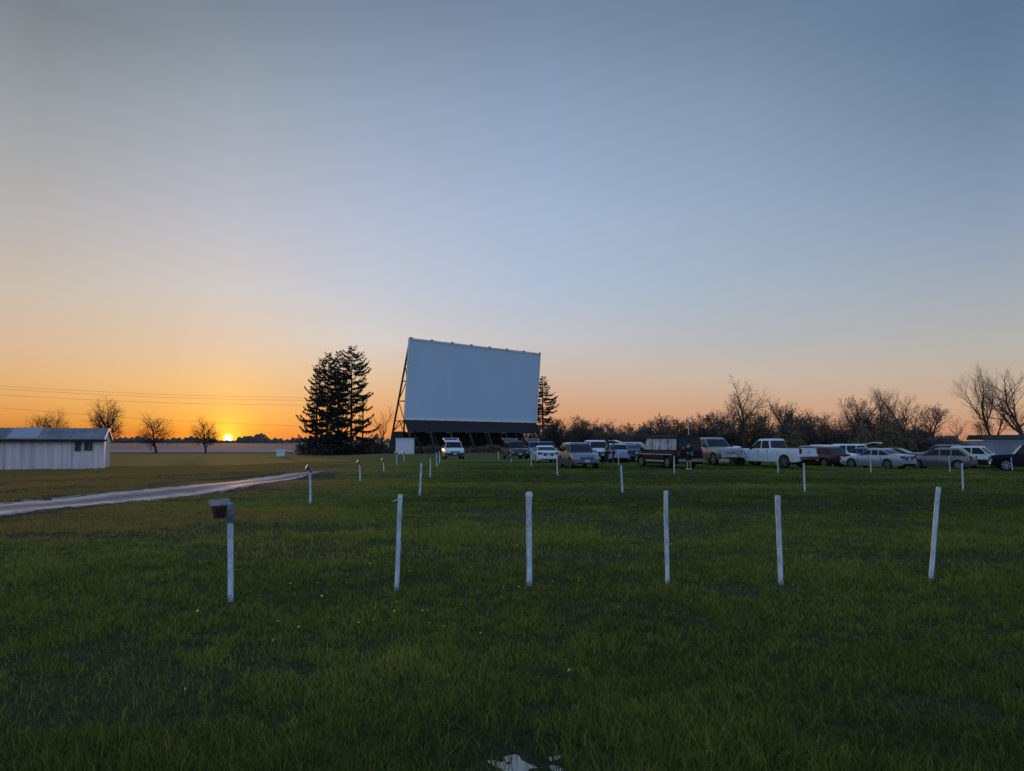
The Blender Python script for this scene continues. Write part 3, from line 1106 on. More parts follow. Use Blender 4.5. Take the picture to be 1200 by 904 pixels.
# white utility box on the grass
p = hit(329, 535)
ub = empty('utility_box', p, R(12), 'small white utility box with an overhanging lid, alone on the grass left of the spruces', 'utility box')
mb = MB(); mb.box((0, 0, 0.38), (1.10, 0.75, 0.78)); ubb = mb.build('body', M['white'], ub, bevel=0.01)
mb = MB()
for s_ in (-1, 1): mb.box((s_ * 0.275, -0.380, 0.38), (0.50, 0.012, 0.66))
mb.build('door', M['white'], ub)
mb = MB(); mb.box((0, 0, 0.86), (1.32, 0.95, 0.17), taper=0.93); mb.build('lid', M['white'], ub, bevel=0.012)

# ------------------------------------------------------------------ shed at the left
C0 = gpos(122, 60.0)
th = R(21.7)
wd = Vector((-math.cos(th), -math.sin(th), 0))       # along the long wall, to the left
bd = Vector((-math.sin(th), math.cos(th), 0))        # away from us
shed = empty('shed', C0, 0, 'long low whitewashed board shed with a grey metal roof beyond the gravel drive', 'shed')
SLEN, SDEP, EH, RH = 30.0, 5.0, 2.30, 3.12


def T(a, b, z):
    q = wd * a + bd * b
    return Vector((q.x, q.y, z))


M['shedwall'] = mat('whitewashed_boards', (0.94, 0.77, 0.70), 0.8, col2=(0.62, 0.50, 0.46), scale=3.2, stretch=(1, 1, 0.06), bump=0.15, detail=6)
M['shedroof'] = mat('old_metal_roof', (0.24, 0.23, 0.26), 0.6, metal=0.1, col2=(0.13, 0.115, 0.125), scale=0.7, stretch=(1, 1, 0.3))
M['shedpatch'] = mat('new_metal_sheet', (0.34, 0.35, 0.38), 0.55, metal=0.1, var=0.08)
M['darkwin'] = mat('dark_window', (0.05, 0.032, 0.032), 0.25, var=0.2)
M['woodtrim'] = mat('brown_window_frame', (0.12, 0.075, 0.06), 0.7)
mb = MB()
slab(mb, [T(0, 0, -0.1), T(SLEN, 0, -0.1), T(SLEN, 0, EH), T(0, 0, EH)], 0.1)
# board and batten relief
rr = random.Random(3)
a = 0.3
while a < SLEN - 0.2:
    mb.bar(T(a, -0.015, -0.08 + rr.random() * 0.12), T(a, -0.015, EH - 0.1), 0.045, 0.03)
    a += 0.62 + rr.uniform(-0.03, 0.03)
mb.build('front_wall', M['shedwall'], shed)
mb = MB()
g0 = [T(0, 0.1, -0.1), T(0, SDEP - 0.1, -0.1), T(0, SDEP - 0.1, EH), T(0, SDEP / 2, RH - 0.06), T(0, 0.1, EH)]
mb.add(g0 + [p + wd * 0.1 for p in g0], [(0, 1, 2, 3, 4), (9, 8, 7, 6, 5), (0, 5, 6, 1), (1, 6, 7, 2), (2, 7, 8, 3), (3, 8, 9, 4), (4, 9, 5, 0)])
for k in range(7):
    b0 = 0.5 + k * 0.66
    mb.bar(T(-0.012, b0, 0), T(-0.012, b0, EH - 0.05), 0.04, 0.03)
mb.build('gable_wall', M['shedwall'], shed)
mb = MB()
slab(mb, [T(SLEN, SDEP, -0.1), T(0, SDEP, -0.1), T(0, SDEP, EH), T(SLEN, SDEP, EH)], 0.1)
slab(mb, [T(SLEN + 0.01, 0.1, -0.1), T(SLEN + 0.01, SDEP - 0.1, -0.1), T(SLEN + 0.01, SDEP - 0.1, EH), T(SLEN + 0.01, 0.1, EH)], 0.1)
mb.build('back_wall', M['shedwall'], shed)
mb = MB()
for sgn in (0, 1):
    if sgn == 0:
        q = [T(-0.12, -0.35, EH - 0.06), T(-0.12, SDEP / 2, RH), T(SLEN + 0.3, SDEP / 2, RH), T(SLEN + 0.3, -0.35, EH - 0.06)]
    else:
        q = [T(-0.12, SDEP / 2 + 0.01, RH), T(-0.12, SDEP + 0.35, EH - 0.06), T(SLEN + 0.3, SDEP + 0.35, EH - 0.06), T(SLEN + 0.3, SDEP / 2 + 0.01, RH)]
    slab(mb, q, 0.07)
a = 0.0
while a < SLEN:   # seams
    mb.bar(T(a, -0.34, EH + 0.03), T(a, SDEP / 2, RH + 0.085), 0.035, 0.03)
    a += 0.76
rf = mb.build('roof', M['shedroof'], shed)
mb = MB()
for a0, a1 in ((4.4, 6.4), (9.8, 10.6), (13.2, 13.9), (15.4, 16.2)):
    slab(mb, [T(a0, -0.33, EH + 0.035), T(a0, SDEP / 2 - 0.05, RH + 0.075), T(a1, SDEP / 2 - 0.05, RH + 0.075), T(a1, -0.33, EH + 0.035)], 0.02)
mb.build('roof_patch', M['shedpatch'], rf)
mb = MB()
mb.bar(T(-0.3, -0.38, EH - 0.12), T(SLEN + 0.3, -0.38, EH - 0.12), 0.04, 0.15)
mb.build('eave_board', M['oldwood'], rf)
mb = MB()
mb.bar(T(-0.03, -0.02, -0.08), T(-0.03, -0.02, EH), 0.14, 0.10)
mb.box(T(-0.035, 0.85, 1.12), (0.03, 1.3, 2.35), Matrix.Rotation(R(21.7), 3, 'Z'))
mb.bar(T(-0.13, -0.3, EH - 0.05), T(-0.13, SDEP / 2, RH + 0.01), 0.06, 0.16)
mb.bar(T(-0.13, SDEP / 2, RH + 0.01), T(-0.13, SDEP + 0.3, EH - 0.05), 0.06, 0.16)
mb.build('corner_trim', M['white'], shed)
for a0, a1, z0, z1 in ((1.50, 1.88, 1.40, 2.08), (0.74, 1.24, 1.44, 2.02)):
    mb = MB()
    for q in ((T(a0, -0.05, z0), T(a1, -0.05, z0)), (T(a0, -0.05, z1), T(a1, -0.05, z1)), (T(a0, -0.05, z0), T(a0, -0.05, z1)), (T(a1, -0.05, z0), T(a1, -0.05, z1)), (T((a0 + a1) / 2, -0.05, z0), T((a0 + a1) / 2, -0.05, z1))):
        mb.bar(q[0], q[1], 0.05)
    wf = mb.build('window', M['woodtrim'], shed)
    mb = MB()
    slab(mb, [T(a0, -0.032, z0), T(a1, -0.032, z0), T(a1, -0.032, z1), T(a0, -0.032, z1)], 0.012)
    mb.build('pane', M['darkwin'], wf)
mb = MB()
for q in ((7.9, 0.0, 2.15), (9.0, 0.0, 2.15)):
    mb.bar(T(q[0], -0.035, 0.02), T(q[0], -0.035, q[2]), 0.06, 0.02)
mb.bar(T(7.9, -0.035, 2.15), T(9.0, -0.035, 2.15), 0.06, 0.02)
dr_ = mb.build('door', M['shedwall'], shed)
mb = MB()
mb.box(T(8.8, -0.06, 1.35), (0.08, 0.06, 0.26)); mb.box(T(8.8, -0.06, 0.62), (0.07, 0.06, 0.14))
mb.build('handle', M['black'], dr_)

# grey building at the right edge
B0 = gpos(1151.5, 76.0)
tb = R(-14)
bld = empty('storage_building', B0, tb, 'low grey storage building with a dark roof at the right edge behind the parked cars', 'building')
BH = atY(1151, 516, 76).z - B0.z
M['greywall'] = mat('grey_siding', (0.30, 0.31, 0.36), 0.7, var=0.08, scale=0.8, stretch=(1, 1, 0.2))
M['darkroof'] = mat('dark_shingles', (0.03, 0.028, 0.03), 0.85)
mb = MB()
mb.box((7, 2.5, BH / 2 - 0.1), (14, 5, BH + 0.1))
for k in range(36): mb.box((0.2 + k * 0.39, -0.008, BH / 2 - 0.1), (0.025, 0.012, BH))
mb.build('wall', M['greywall'], bld)
mb = MB(); mb.box((7, -0.03, BH - 0.04), (14.1, 0.05, 0.12)); mb.build('fascia', M['white'], bld)
mb = MB()
for zz in (0,):
    mb.add([(-0.04, -0.25, BH + 0.02), (14.2, -0.25, BH + 0.02), (14.2, 5.25, BH + 0.02), (-0.04, 5.25, BH + 0.02), (-0.05, 0.6, BH + 0.52), (14.1, 0.6, BH + 0.52), (14.1, 4.4, BH + 0.52), (-0.05, 4.4, BH + 0.52)],
           [(0, 3, 2, 1), (4, 5, 6, 7), (0, 1, 5, 4), (1, 2, 6, 5), (2, 3, 7, 6), (3, 0, 4, 7)])
mb.build('roof', M['darkroof'], bld)


# ------------------------------------------------------------------ power line
def utility_pole(loc, h, rz, label):
    o = empty('utility_pole', loc, rz, label, 'utility pole', 'poles of the power line')
    mb = MB(); mb.tube([(0, 0, -0.2), (0, 0, h * .5), (0, 0, h)], [0.16, 0.13, 0.10], 10); mb.build('pole', M['bark'], o, smooth=50)
    mb = MB(); mb.box((0, 0, h - 0.5), (2.4, 0.1, 0.12)); c = mb.build('crossarm', M['bark'], o)
    for s_ in (-1.1, -0.45, 1.1):
        mb = MB(); mb.tube([(s_, 0, h - 0.44), (s_, 0, h - 0.3)], [0.04, 0.06], 8); mb.build('insulator', M['collar'], c)
    return o


pA = Vector((-150.0, 118.0, -0.4)); pB = Vector((-26.0, 134.0, -0.4))
utility_pole(pB, 9.6, R(97), 'wooden utility pole half hidden inside the spruce clump')
WIRES = [((0, 452.5), (352, 466.0)), ((0, 456.0), (352, 469.3)), ((0, 463.0), (352, 475.0)), ((0, 478.0), (352, 499.5))]
for i, (wa, wb) in enumerate(WIRES):
    a = atY(wa[0], wa[1], 112); b = atY(wb[0], wb[1], 130)
    d = (b - a)
    a2 = a - d * 0.8; b2 = b + d * 0.10
    pts = []
    for k in range(25):
        t = k / 24
        q = a2.lerp(b2, t)
        s0 = 0.8 / 1.9; s1 = 1.8 / 1.9
        q.z -= 0.35 * math.sin(PI * min(1, max(0, (t - s0) / (s1 - s0))))
        pts.append(q)
    mb = MB(); mb.tube(pts, [0.014] * len(pts), 5)
    names = ('topmost overhead wire crossing the orange sky', 'second overhead wire from the top, close under the topmost', 'third overhead wire from the top over the bare trees', 'lowest overhead wire, crossing the bare tree crowns')
    tag(mb.build('power_line', M['wire']), names[i], 'overhead wire', 'overhead wires')

# light pole behind the van
p = gpos(806.5, 72)
o = empty('light_pole', p, 0, 'thin pale pole rising behind the van roof', 'pole')
mb = MB(); mb.tube([(0, 0, -0.1), (0, 0, 2.2), (0, 0, atY(806, 489, 72).z - p.z)], [0.05, 0.04, 0.03], 8); mb.build('pole', M['trim'], o, smooth=50)
mb = MB(); mb.tube([(0, 0, -0.02), (0, 0, 0.12)], [0.16, 0.14], 10); mb.build('base', M['concrete'], o)


# ------------------------------------------------------------------ trees
def bare_tree_meshes(seed, H=8.0, trunk=0.28, spread=0.75, levels=5, up=0.25, lean=(0, 0), r0=None, kids=(4, 4, 4, 4, 3), droop=0.0, leaf=None, leafn=0, leafsize=0.14, gnarl=0.18, rk=1.0):
    g = random.Random(seed)
    mb = MB(); tk = MB(); lf = MB()
    r0 = r0 or H * 0.020

    def seg(pos, d, ln, rad, lv):
        n = 4 if lv < 2 else 3
        pts = [pos.copy()]; rd = [rad]
        p = pos.copy(); dd = d.copy()
        for i in range(n):
            dd = (dd + Vector((g.gauss(0, gnarl), g.gauss(0, gnarl), g.gauss(0, gnarl * 0.6) + up * 0.35 - droop * lv * 0.08))).normalized()
            p = p + dd * (ln / n)
            pts.append(p.copy()); rd.append(rad * (1 - 0.55 * (i + 1) / n))
        (tk if lv == 0 else mb).tube(pts, rd, 7 if lv == 0 else (5 if lv == 1 else 3), cap=False)
        if lv >= levels - 1:
            if leaf is not None:
                for _ in range(leafn):
                    c = pts[g.randrange(1, len(pts))] + Vector((g.gauss(0, .25), g.gauss(0, .25), g.gauss(0, .25))) * leafsize * 3
                    ax = Vector((g.gauss(0, 1), g.gauss(0, 1), g.gauss(0, 1))).normalized(); bx = ax.orthogonal().normalized()
                    s = leafsize * g.uniform(0.5, 1.3)
                    lf.add([c - ax * s, c + bx * s * .6, c + ax * s, c - bx * s * .6], [(0, 1, 2, 3)])
            return
        k = kids[lv] + (1 if g.random() < 0.4 else 0)
        a0 = g.random() * 2 * PI
        for i in range(k):
            t = (0.35 + 0.65 * (i + 0.6 * g.random()) / k) if lv > 0 else (trunk + (1 - trunk) * (i + 0.7 * g.random()) / k)
            t = min(t, 1.0)
            idx = t * n
            j = min(int(idx), n - 1)
            q = pts[j].lerp(pts[j + 1], idx - j)
            rq = rd[j] + (rd[j + 1] - rd[j]) * (idx - j)
            a = a0 + i * 2.4 + g.gauss(0, 0.4)
            side = d.orthogonal().normalized()
            side.rotate(Matrix.Rotation(a, 3, d))
            sp = spread * g.uniform(0.75, 1.25)
            nd_ = (d * (1 - 0.35 * sp) + side * sp + Vector((0, 0, up))).normalized()
            seg(q, nd_, ln * g.uniform(0.50, 0.72) * (1.0 if lv else 0.85), rq * g.uniform(0.5, 0.68) * rk, lv + 1)
        # leader
        seg(pts[-1], dd, ln * (0.55 if lv else 0.6), rd[-1], lv + 1)

    seg(Vector((0, 0, -0.1)), Vector((lean[0], lean[1], 1)).normalized(), H * 0.52, r0, 0)
    return tk, mb, lf


def tree_obj(name, meshes, loc, rz, label, cat='tree', group=None, scale=1.0):
    o = empty(name, loc, rz, label, cat, group)
    o.scale = (scale, scale, scale) if not isinstance(scale, tuple) else scale
    for nm, m in meshes:
        link_mesh(nm, m, o)
    return o


def bare(seed, barkm='bark', **kw):
    leafm = kw.pop('leafmat', None)
    tk, mb, lf = bare_tree_meshes(seed, leaf=leafm, **kw)
    out = [('trunk', tk.mesh('trunk', M[barkm], smooth=60)), ]
    if leafm and lf.v:
        b = len(mb.v)
        mb.v += lf.v
        mb.f += [tuple(b + i for i in f) for f in lf.f]
        mb.m += [1] * len(lf.f)
        me = bpy.data.meshes.new('crown')
        me.from_pydata(mb.v, [], mb.f)
        me.materials.append(M[barkm]); me.materials.append(M[leafm])
        me.polygons.foreach_set('material_index', mb.m)
        out.append(('crown', me))
    else:
        me = bpy.data.meshes.new('crown')
        me.from_pydata(mb.v, [], mb.f)
        me.materials.append(M[barkm])
        out.append(('crown', me))
    # scale so that the highest twig is at unit height
    zmax = max(v[2] for v in mb.v)
    return out, zmax


def plant_bare(spec, px, py_base, py_top, Y, label, name='bare_tree', group='bare trees', rz=0.0, wide=1.0):
    meshes, zmax = spec
    if Y is None:
        b = hit(px, py_base)
    else:
        b = gpos(px, Y)
    h = atY(px, py_top, b.y).z - b.z
    s = h / zmax
    return tree_obj(name, meshes, b, rz, label, 'tree', group, (s * wide, s * wide, s))


specA = bare(101, H=6.5, trunk=0.30, spread=1.0, levels=5, up=0.10, kids=(8, 5, 4, 4, 2), r0=0.20, rk=1.3, gnarl=0.12)
specB = bare(102, H=6.5, trunk=0.30, spread=1.05, levels=5, up=0.08, kids=(8, 5, 4, 4, 2), r0=0.20, rk=1.3, gnarl=0.12)
specC = bare(103, H=7.5, trunk=0.30, spread=0.9, levels=5, up=0.12, kids=(8, 5, 4, 4, 2), r0=0.21, rk=1.3, gnarl=0.12)
plant_bare(specB, 46, 531, 477, 128, 'bare round-crowned tree behind the shed roof, left of the pair', rz=0.5, wide=0.8)
plant_bare(specA, 64, 531, 476, 126, 'bare tree behind the shed roof, right of the pair', rz=2.0, wide=0.85)
plant_bare(specC, 126.5, 531, 461, 122, 'tallest bare tree of the left row, behind the right end of the shed', rz=1.0, wide=1.0)
plant_bare(specB, 183, 531.5, 480, None, 'bare tree between the shed and the sun, left of the other one', rz=3.4, wide=1.05)
plant_bare(specA, 241, 531.5, 484, None, 'bare tree standing just left of the setting sun', rz=5.2, wide=1.0)
specS = bare(104, H=7, trunk=0.25, spread=0.5, levels=4, up=0.12, kids=(5, 4, 3, 3), r0=0.10, droop=0.6, rk=1.25)
plant_bare(specS, 445, 528, 471, 116, 'thin bare tree between the spruces and the screen', rz=0.3, wide=0.9)

specT = bare(123, 'bark', H=11, trunk=0.60, spread=0.95, levels=5, up=0.16, kids=(5, 4, 3, 4, 3), r0=0.30, rk=1.15, gnarl=0.10, leafmat='leafdark', leafn=1, leafsize=0.10)
specU = bare(112, 'barkgrey', H=9, trunk=0.45, spread=0.55, levels=5, up=0.12, kids=(5, 4, 4, 4, 3), r0=0.20, rk=1.15, leafmat='leafbrown', leafn=1, leafsize=0.09)
specV = bare(113, 'barkgrey', H=10, trunk=0.32, spread=0.75, levels=5, up=0.16, kids=(5, 5, 4, 4, 3), r0=0.24, lean=(-0.04, 0), rk=1.15, gnarl=0.13)
specW = bare(124, 'barkgrey', H=12, trunk=0.30, spread=0.62, levels=6, up=0.22, gnarl=0.11, kids=(5, 4, 4, 4, 3, 3), r0=0.30, rk=1.12)
plant_bare(specT, 871, 0, 437, 104, 'tall lone bare tree with a spreading crown above the tree line', rz=0.8, wide=0.9)
plant_bare(specU, 915, 0, 465, 108, 'bare tree sticking out of the tree line above the white pickup', rz=2.1, wide=0.8)
plant_bare(specU, 996, 0, 456, 110, 'slim bare tree above the white sedan', rz=4.0, wide=0.8)
plant_bare(specV, 1028, 0, 450, 106, 'bare tree with an open crown, left of the big branching one', rz=1.2, wide=0.75)
plant_bare(specV, 1066, 0, 448, 98, 'big bare branching tree at the right end of the tree line', rz=2.8, wide=0.95)
plant_bare(specU, 1101, 0, 468, 104, 'bare leaning tree right of the big branching one', rz=5.5, wide=1.05)
plant_bare(specS, 1120, 0, 482, 112, 'low thin bare tree in the gap left of the grey building', rz=1.5)
plant_bare(specW, 1166, 0, 424, 92, 'tall bare tree behind the left end of the grey building', rz=3.3, wide=0.95)
plant_bare(specV, 1199, 0, 430, 90, 'tall bare tree cut by the right edge of the photo', rz=3.9, wide=1.1)
plant_bare(specW, 1250, 0, 418, 96, 'tall bare tree beyond the right edge', rz=2.2, wide=0.95)
plant_bare(specU, 1145, 0, 488, 108, 'small bare tree between the gap and the grey building', rz=2.5)


def spruce(seed, H=15.0, W=3.6, bare_to=0.04, full=1.0):
    g = random.Random(seed)
    tk = MB(); cr = MB()
    tk.tube([(0, 0, -0.2), (0.05, 0, H * .35), (0, 0.04, H * .7), (0, 0, H * 0.985)], [0.24, 0.18, 0.10, 0.015], 8)
    z = H * bare_to
    while z < H * 0.985:
        t = z / H
        ln = W * (1 - t) ** 0.62 * (0.82 + 0.18 * math.sin(t * 9 + seed)) + 0.12
        if t < 0.25: ln *= 0.80 + 0.8 * t
        k = 5 if t < 0.8 else 4
        a0 = g.random() * 6.28
        for i in range(k):
            if g.random() > 0.80 * full: continue
            a = a0 + 2 * PI * i / k + g.gauss(0, 0.22)
            l = ln * g.choice((0.55, 0.8, 0.9, 1.0, 1.12)) * g.uniform(0.92, 1.1)
            dirh = Vector((math.cos(a), math.sin(a), 0))
            side = Vector((-dirh.y, dirh.x, 0))
            elev = 0.45 * t - 0.18 + g.gauss(0, 0.13)
            z0 = z + g.uniform(-0.35, 0.35)
            pts = []
            n = 6
            for j in range(n + 1):
                s = j / n
                pts.append(Vector((0, 0, z0)) + dirh * (l * s) + Vector((0, 0, l * (elev * s - 0.26 * s * s + 0.30 * s ** 3 + 0.16 * s ** 5))))
            cr.tube(pts, [0.045 * (1 - 0.85 * j / n) * (1 - 0.5 * t) + 0.006 for j in range(n + 1)], 3, mi=0, cap=False)
            # needle sprays along the branch
            m = max(6, int(l * 8))
            for q in range(m):
                s = 0.18 + 0.82 * (q + g.random()) / m
                idx = min(s, 0.999) * n; j = int(idx)
                c = pts[j].lerp(pts[j + 1], idx - j)
                tw = (0.24 + 0.30 * min(l, 4) / 3.6 * (1 - abs(s - 0.55))) * g.uniform(0.7, 1.25)
                for sg in (-1, 1):
                    d = (side * sg * g.uniform(0.5, 1.0) + dirh * g.uniform(0.35, 0.9) + Vector((0, 0, g.uniform(-0.45, 0.12)))).normalized()
                    wv = (d.cross(Vector((0, 0, 1))).normalized() + Vector((0, 0, g.uniform(-.8, .8)))).normalized() * tw * 0.24
                    e1 = c + d * tw * 0.5 + Vector((0, 0, -tw * 0.05)); e2 = c + d * tw + Vector((0, 0, -tw * 0.16))
                    cr.add([c, e1 + wv, e2, e1 - wv], [(0, 1, 2, 3)], 1)
                    if g.random() < 0.9:   # hanging twig
                        hl = tw * g.uniform(0.5, 1.0)
                        wv2 = dirh * hl * 0.22
                        c2 = c + d * tw * g.uniform(0.1, 0.6)
                        cr.add([c2 - wv2, c2 + wv2, c2 + Vector((g.gauss(0, .03), g.gauss(0, .03), -hl))], [(0, 1, 2)], 1)
        z += (0.46 - 0.22 * t) * g.uniform(0.8, 1.2)
    # tip
    for q in range(14):
        zz = H * (0.93 + 0.07 * q / 14)
        a = g.random() * 6.28
        d = Vector((math.cos(a), math.sin(a), 0.5)).normalized()
        cr.add([(0, 0, zz), Vector((0, 0, zz + 0.03)) + d * 0.2 + Vector((0.03, 0, 0)), Vector((0, 0, zz)) + d * 0.3], [(0, 1, 2)], 1)
    me = bpy.data.meshes.new('crown')
    me.from_pydata(cr.v, [], cr.f)
    me.materials.append(M['bark']); me.materials.append(M['needles'])
    me.polygons.foreach_set('material_index', cr.m)
    return [('trunk', tk.mesh('trunk', M['bark'], smooth=60)), ('crown', me)], H


def plant_spruce(spec, px, py_top, Y, label, rz, group, wide=1.0):
    meshes, H = spec
    b = gpos(px, Y)
    s = (atY(px, py_top, Y).z - b.z) / H
    return tree_obj('spruce_tree', meshes, b, rz, label, 'tree', group, (s * wide, s * wide, s))


sp1 = spruce(1, 15.5, 6.0)
sp2 = spruce(2, 15.5, 5.2, full=0.98)
sp3 = spruce(3, 12.0, 4.6)
G1 = 'spruces in the clump left of the screen'
plant_spruce(sp1, 411.5, 405, 117, 'tallest spruce, rightmost of the clump left of the screen', 0.4, G1, 0.86)
plant_spruce(sp2, 396, 411, 121, 'spruce in the middle of the clump, second in height', 2.2, G1, 0.80)
plant_spruce(sp1, 384, 413, 118, 'spruce left of the middle of the clump', 3.3, G1, 0.80)
plant_spruce(sp3, 371, 428, 120, 'shorter spruce at the left edge of the clump', 1.0, G1, 0.74)
plant_spruce(sp2, 636, 441, 140, 'lone spruce at the right edge of the screen', 0.9, 'spruces by the screen', 1.05)


# brush, understorey and the wood along the right
def brush_mass(name, segs, n, label, mats, seed, size=0.28, cat='undergrowth'):
    """segs: list of (p0, p1, depth, height) footprints filled with leaf clumps and stems"""
    g = random.Random(seed)
    mb = MB()
    tl = sum((Vector(s[1]) - Vector(s[0])).length for s in segs)
    for p0, p1, dep, hh in segs:
        p0 = Vector(p0); p1 = Vector(p1)
        d = (p1 - p0)
        k = int(n * d.length / tl)
        back = Vector((-d.y, d.x, 0)).normalized()
        if back.y < 0: back = -back
        ph = [g.random() * 6 for _ in range(6)]

        def top(s):
            x = s * d.length
            return hh * (0.72 + 0.16 * math.sin(x * 0.55 + ph[0]) + 0.11 * math.sin(x * 1.7 + ph[1]) + 0.08 * math.sin(x * 4.1 + ph[2]))
        for _ in range(k):
            s = g.random()
            h = top(s)
            z = h * (1 - g.random() ** 1.6)
            c = p0 + d * s + back * (dep * g.random())
            c.z = float(ground(c.x, c.y)) + z
            ax = Vector((g.gauss(0, 1), g.gauss(0, 1), g.gauss(0, 1))).normalized(); bx = ax.orthogonal().normalized()
            q = size * g.uniform(0.5, 1.4)
            mb.add([c - ax * q, c + bx * q * .5, c + ax * q, c - bx * q * .5], [(0, 1, 2, 3)], g.randrange(len(mats)))
            if g.random() < 0.06:
                b = Vector((c.x, c.y, float(ground(c.x, c.y))))
                t = b + Vector((g.gauss(0, .5), g.gauss(0, .3), h * g.uniform(0.6, 1.25)))
                mb.tube([b, b.lerp(t, .5) + Vector((g.gauss(0, .12), 0, 0)), t], [0.03, 0.02, 0.008], 3, mi=0, cap=False)
    me = bpy.data.meshes.new(name)
    me.from_pydata(mb.v, [], mb.f)
    for m in mats: me.materials.append(m)
    me.polygons.foreach_set('material_index', mb.m)
    return tag(link_mesh(name, me), label, cat, kind='stuff')


brush_mass('spruce_undergrowth', [(gpos(346, 119), gpos(438, 116), 6.0, 1.75), (gpos(436, 116), gpos(458, 116), 3.0, 0.9)], 9000,
           'dark brush filling the foot of the spruce clump', [M['leafdark'], M['brush']], 31, 0.22)
brush_mass('screen_undergrowth', [(gpos(478, 119), gpos(610, 134), 3.0, 3.4), (gpos(606, 134), gpos(668, 138), 4.0, 4.9), (gpos(484, 107), gpos(630, 124), 1.5, 1.1)], 11000,
           'pale brown brush under and behind the screen frame', [M['brush'], M['leafbrown']], 32, 0.2)
brush_mass('wood_undergrowth', [(gpos(628, 128), gpos(760, 122), 7.0, 4.0), (gpos(755, 120), gpos(960, 112), 8.0, 3.9), (gpos(955, 112), gpos(1105, 100), 8.0, 3.6), (gpos(1100, 100), gpos(1240, 96), 6.0, 1.9)], 90000,
           'tangled leafless brush along the foot of the wood at the right', [M['brush'], M['leafbrown'], M['leafdark']], 33, 0.17)
# olive budding thickets
OL = []
for i, (px, Y, w_, h_) in enumerate(((925, 106, 5.5, 3.3), (1036, 98, 8.5, 4.1), (1012, 101, 5.0, 3.4))):
    g = random.Random(60 + i)
    mb = MB()
    b = gpos(px, Y)
    for _ in range(2600):
        while True:
            q = Vector((g.uniform(-1, 1), g.uniform(-1, 1), g.uniform(0, 1)))
            if q.x * q.x + q.y * q.y + q.z * q.z < 1 and g.random() < 0.35 + 0.65 * q.length: break
        wob = 1 + 0.18 * math.sin(q.x * 7 + i) + 0.12 * math.sin(q.y * 9)
        c = Vector((q.x * w_ / 2, q.y * 1.8, q.z * h_ * wob))
        ax = Vector((g.gauss(0, 1), g.gauss(0, 1), g.gauss(0, 1))).normalized(); bx = ax.orthogonal().normalized()
        s = g.uniform(0.08, 0.22)
        mb.add([c - ax * s, c + bx * s * .6, c + ax * s, c - bx * s * .6], [(0, 1, 2, 3)])
    me = bpy.data.meshes.new('foliage'); me.from_pydata(mb.v, [], mb.f); me.materials.append(M['leafolive'])
    st = MB()
    for _ in range(14):
        a = g.random() * 6.28
        st.tube([(0.2 * math.cos(a), 0.2 * math.sin(a), -0.1), (w_ * .2 * math.cos(a), .6 * math.sin(a), h_ * .5), (w_ * .36 * math.cos(a), 1.2 * math.sin(a), h_ * .85)], [0.05, 0.035, 0.01], 4)
    o = empty('shrub', b, 0, ('olive-green budding shrub behind the white pickup bed', 'largest olive-green budding shrub, behind the white sedan', 'olive-green budding shrub between the tree line and the largest shrub')[i], 'shrub', 'olive budding shrubs')
    link_mesh('foliage', me, o); st.build('stems', M['brush'], o)

# trees of the wood: five kinds, copied
WOOD = []
for i in range(5):
    WOOD.append(bare(200 + i, 'bark' if i % 2 else 'barkgrey', H=6.5, trunk=0.22, spread=0.8, levels=4, up=0.12, kids=(6, 5, 4, 4), r0=0.10,
                     leafmat=('leafbrown', 'leafdark', 'leafbrown', 'leafdark', 'leafolive')[i], leafn=(2, 8, 2, 9, 4)[i], leafsize=(0.07, 0.11, 0.08, 0.12, 0.08)[i]))
# skyline of the wood in photo pixels
SKYL = [(640, 492), (655, 487), (670, 485), (690, 487), (705, 488), (718, 492), (730, 493), (742, 494), (752, 493), (762, 487), (772, 484), (790, 484),
        (805, 488), (815, 484), (824, 478), (838, 476), (850, 478), (862, 480), (880, 472), (895, 474), (905, 480), (925, 478), (940, 482), (958, 477),
        (975, 484), (990, 480), (1005, 476), (1018, 478), (1032, 479), (1046, 480), (1062, 484), (1078, 490), (1092, 498), (1108, 504), (1125, 510)]


def skyline(px):
    for (a, ya), (b, yb) in zip(SKYL, SKYL[1:]):
        if a <= px <= b: return ya + (yb - ya) * (px - a) / (b - a)
    return 505


g = random.Random(77)
wl = {0: 'small brown leafless tree in the wood behind the cars', 1: 'dark bushy tree in the wood behind the cars', 2: 'brown budding tree in the wood behind the cars',
      3: 'dense dark tree in the wood behind the cars', 4: 'olive budding tree in the wood behind the cars'}
px = 642
while px < 1118:
    for row in range(2):
        q = px + g.uniform(-4, 4) + row * 4
        if q < 660 or q > 1114: Y = 126
        else: Y = 124 - 0.045 * (q - 660) + row * 7
        k = (1, 0, 3, 1, 2, 3, 1, 0)[g.randrange(8)] if q < 840 else (0, 2, 1, 0, 2, 4, 3)[g.randrange(7)]
        spec = WOOD[k]
        top = skyline(q) + g.uniform(-1.5, 5.0) + (3 if row == 0 else 0)
        b = gpos(q, Y)
        s = (atY(q, top, Y).z - b.z) / spec[1]
        o = tree_obj('wood_tree', spec[0], b, g.random() * 6.28, wl[k], 'tree', 'trees of the wood along the right, kind %s' % ('one', 'two', 'three', 'four', 'five')[k], (s * g.uniform(0.75, 1.1), s * g.uniform(0.75, 1.1), s))
    px += 8.5

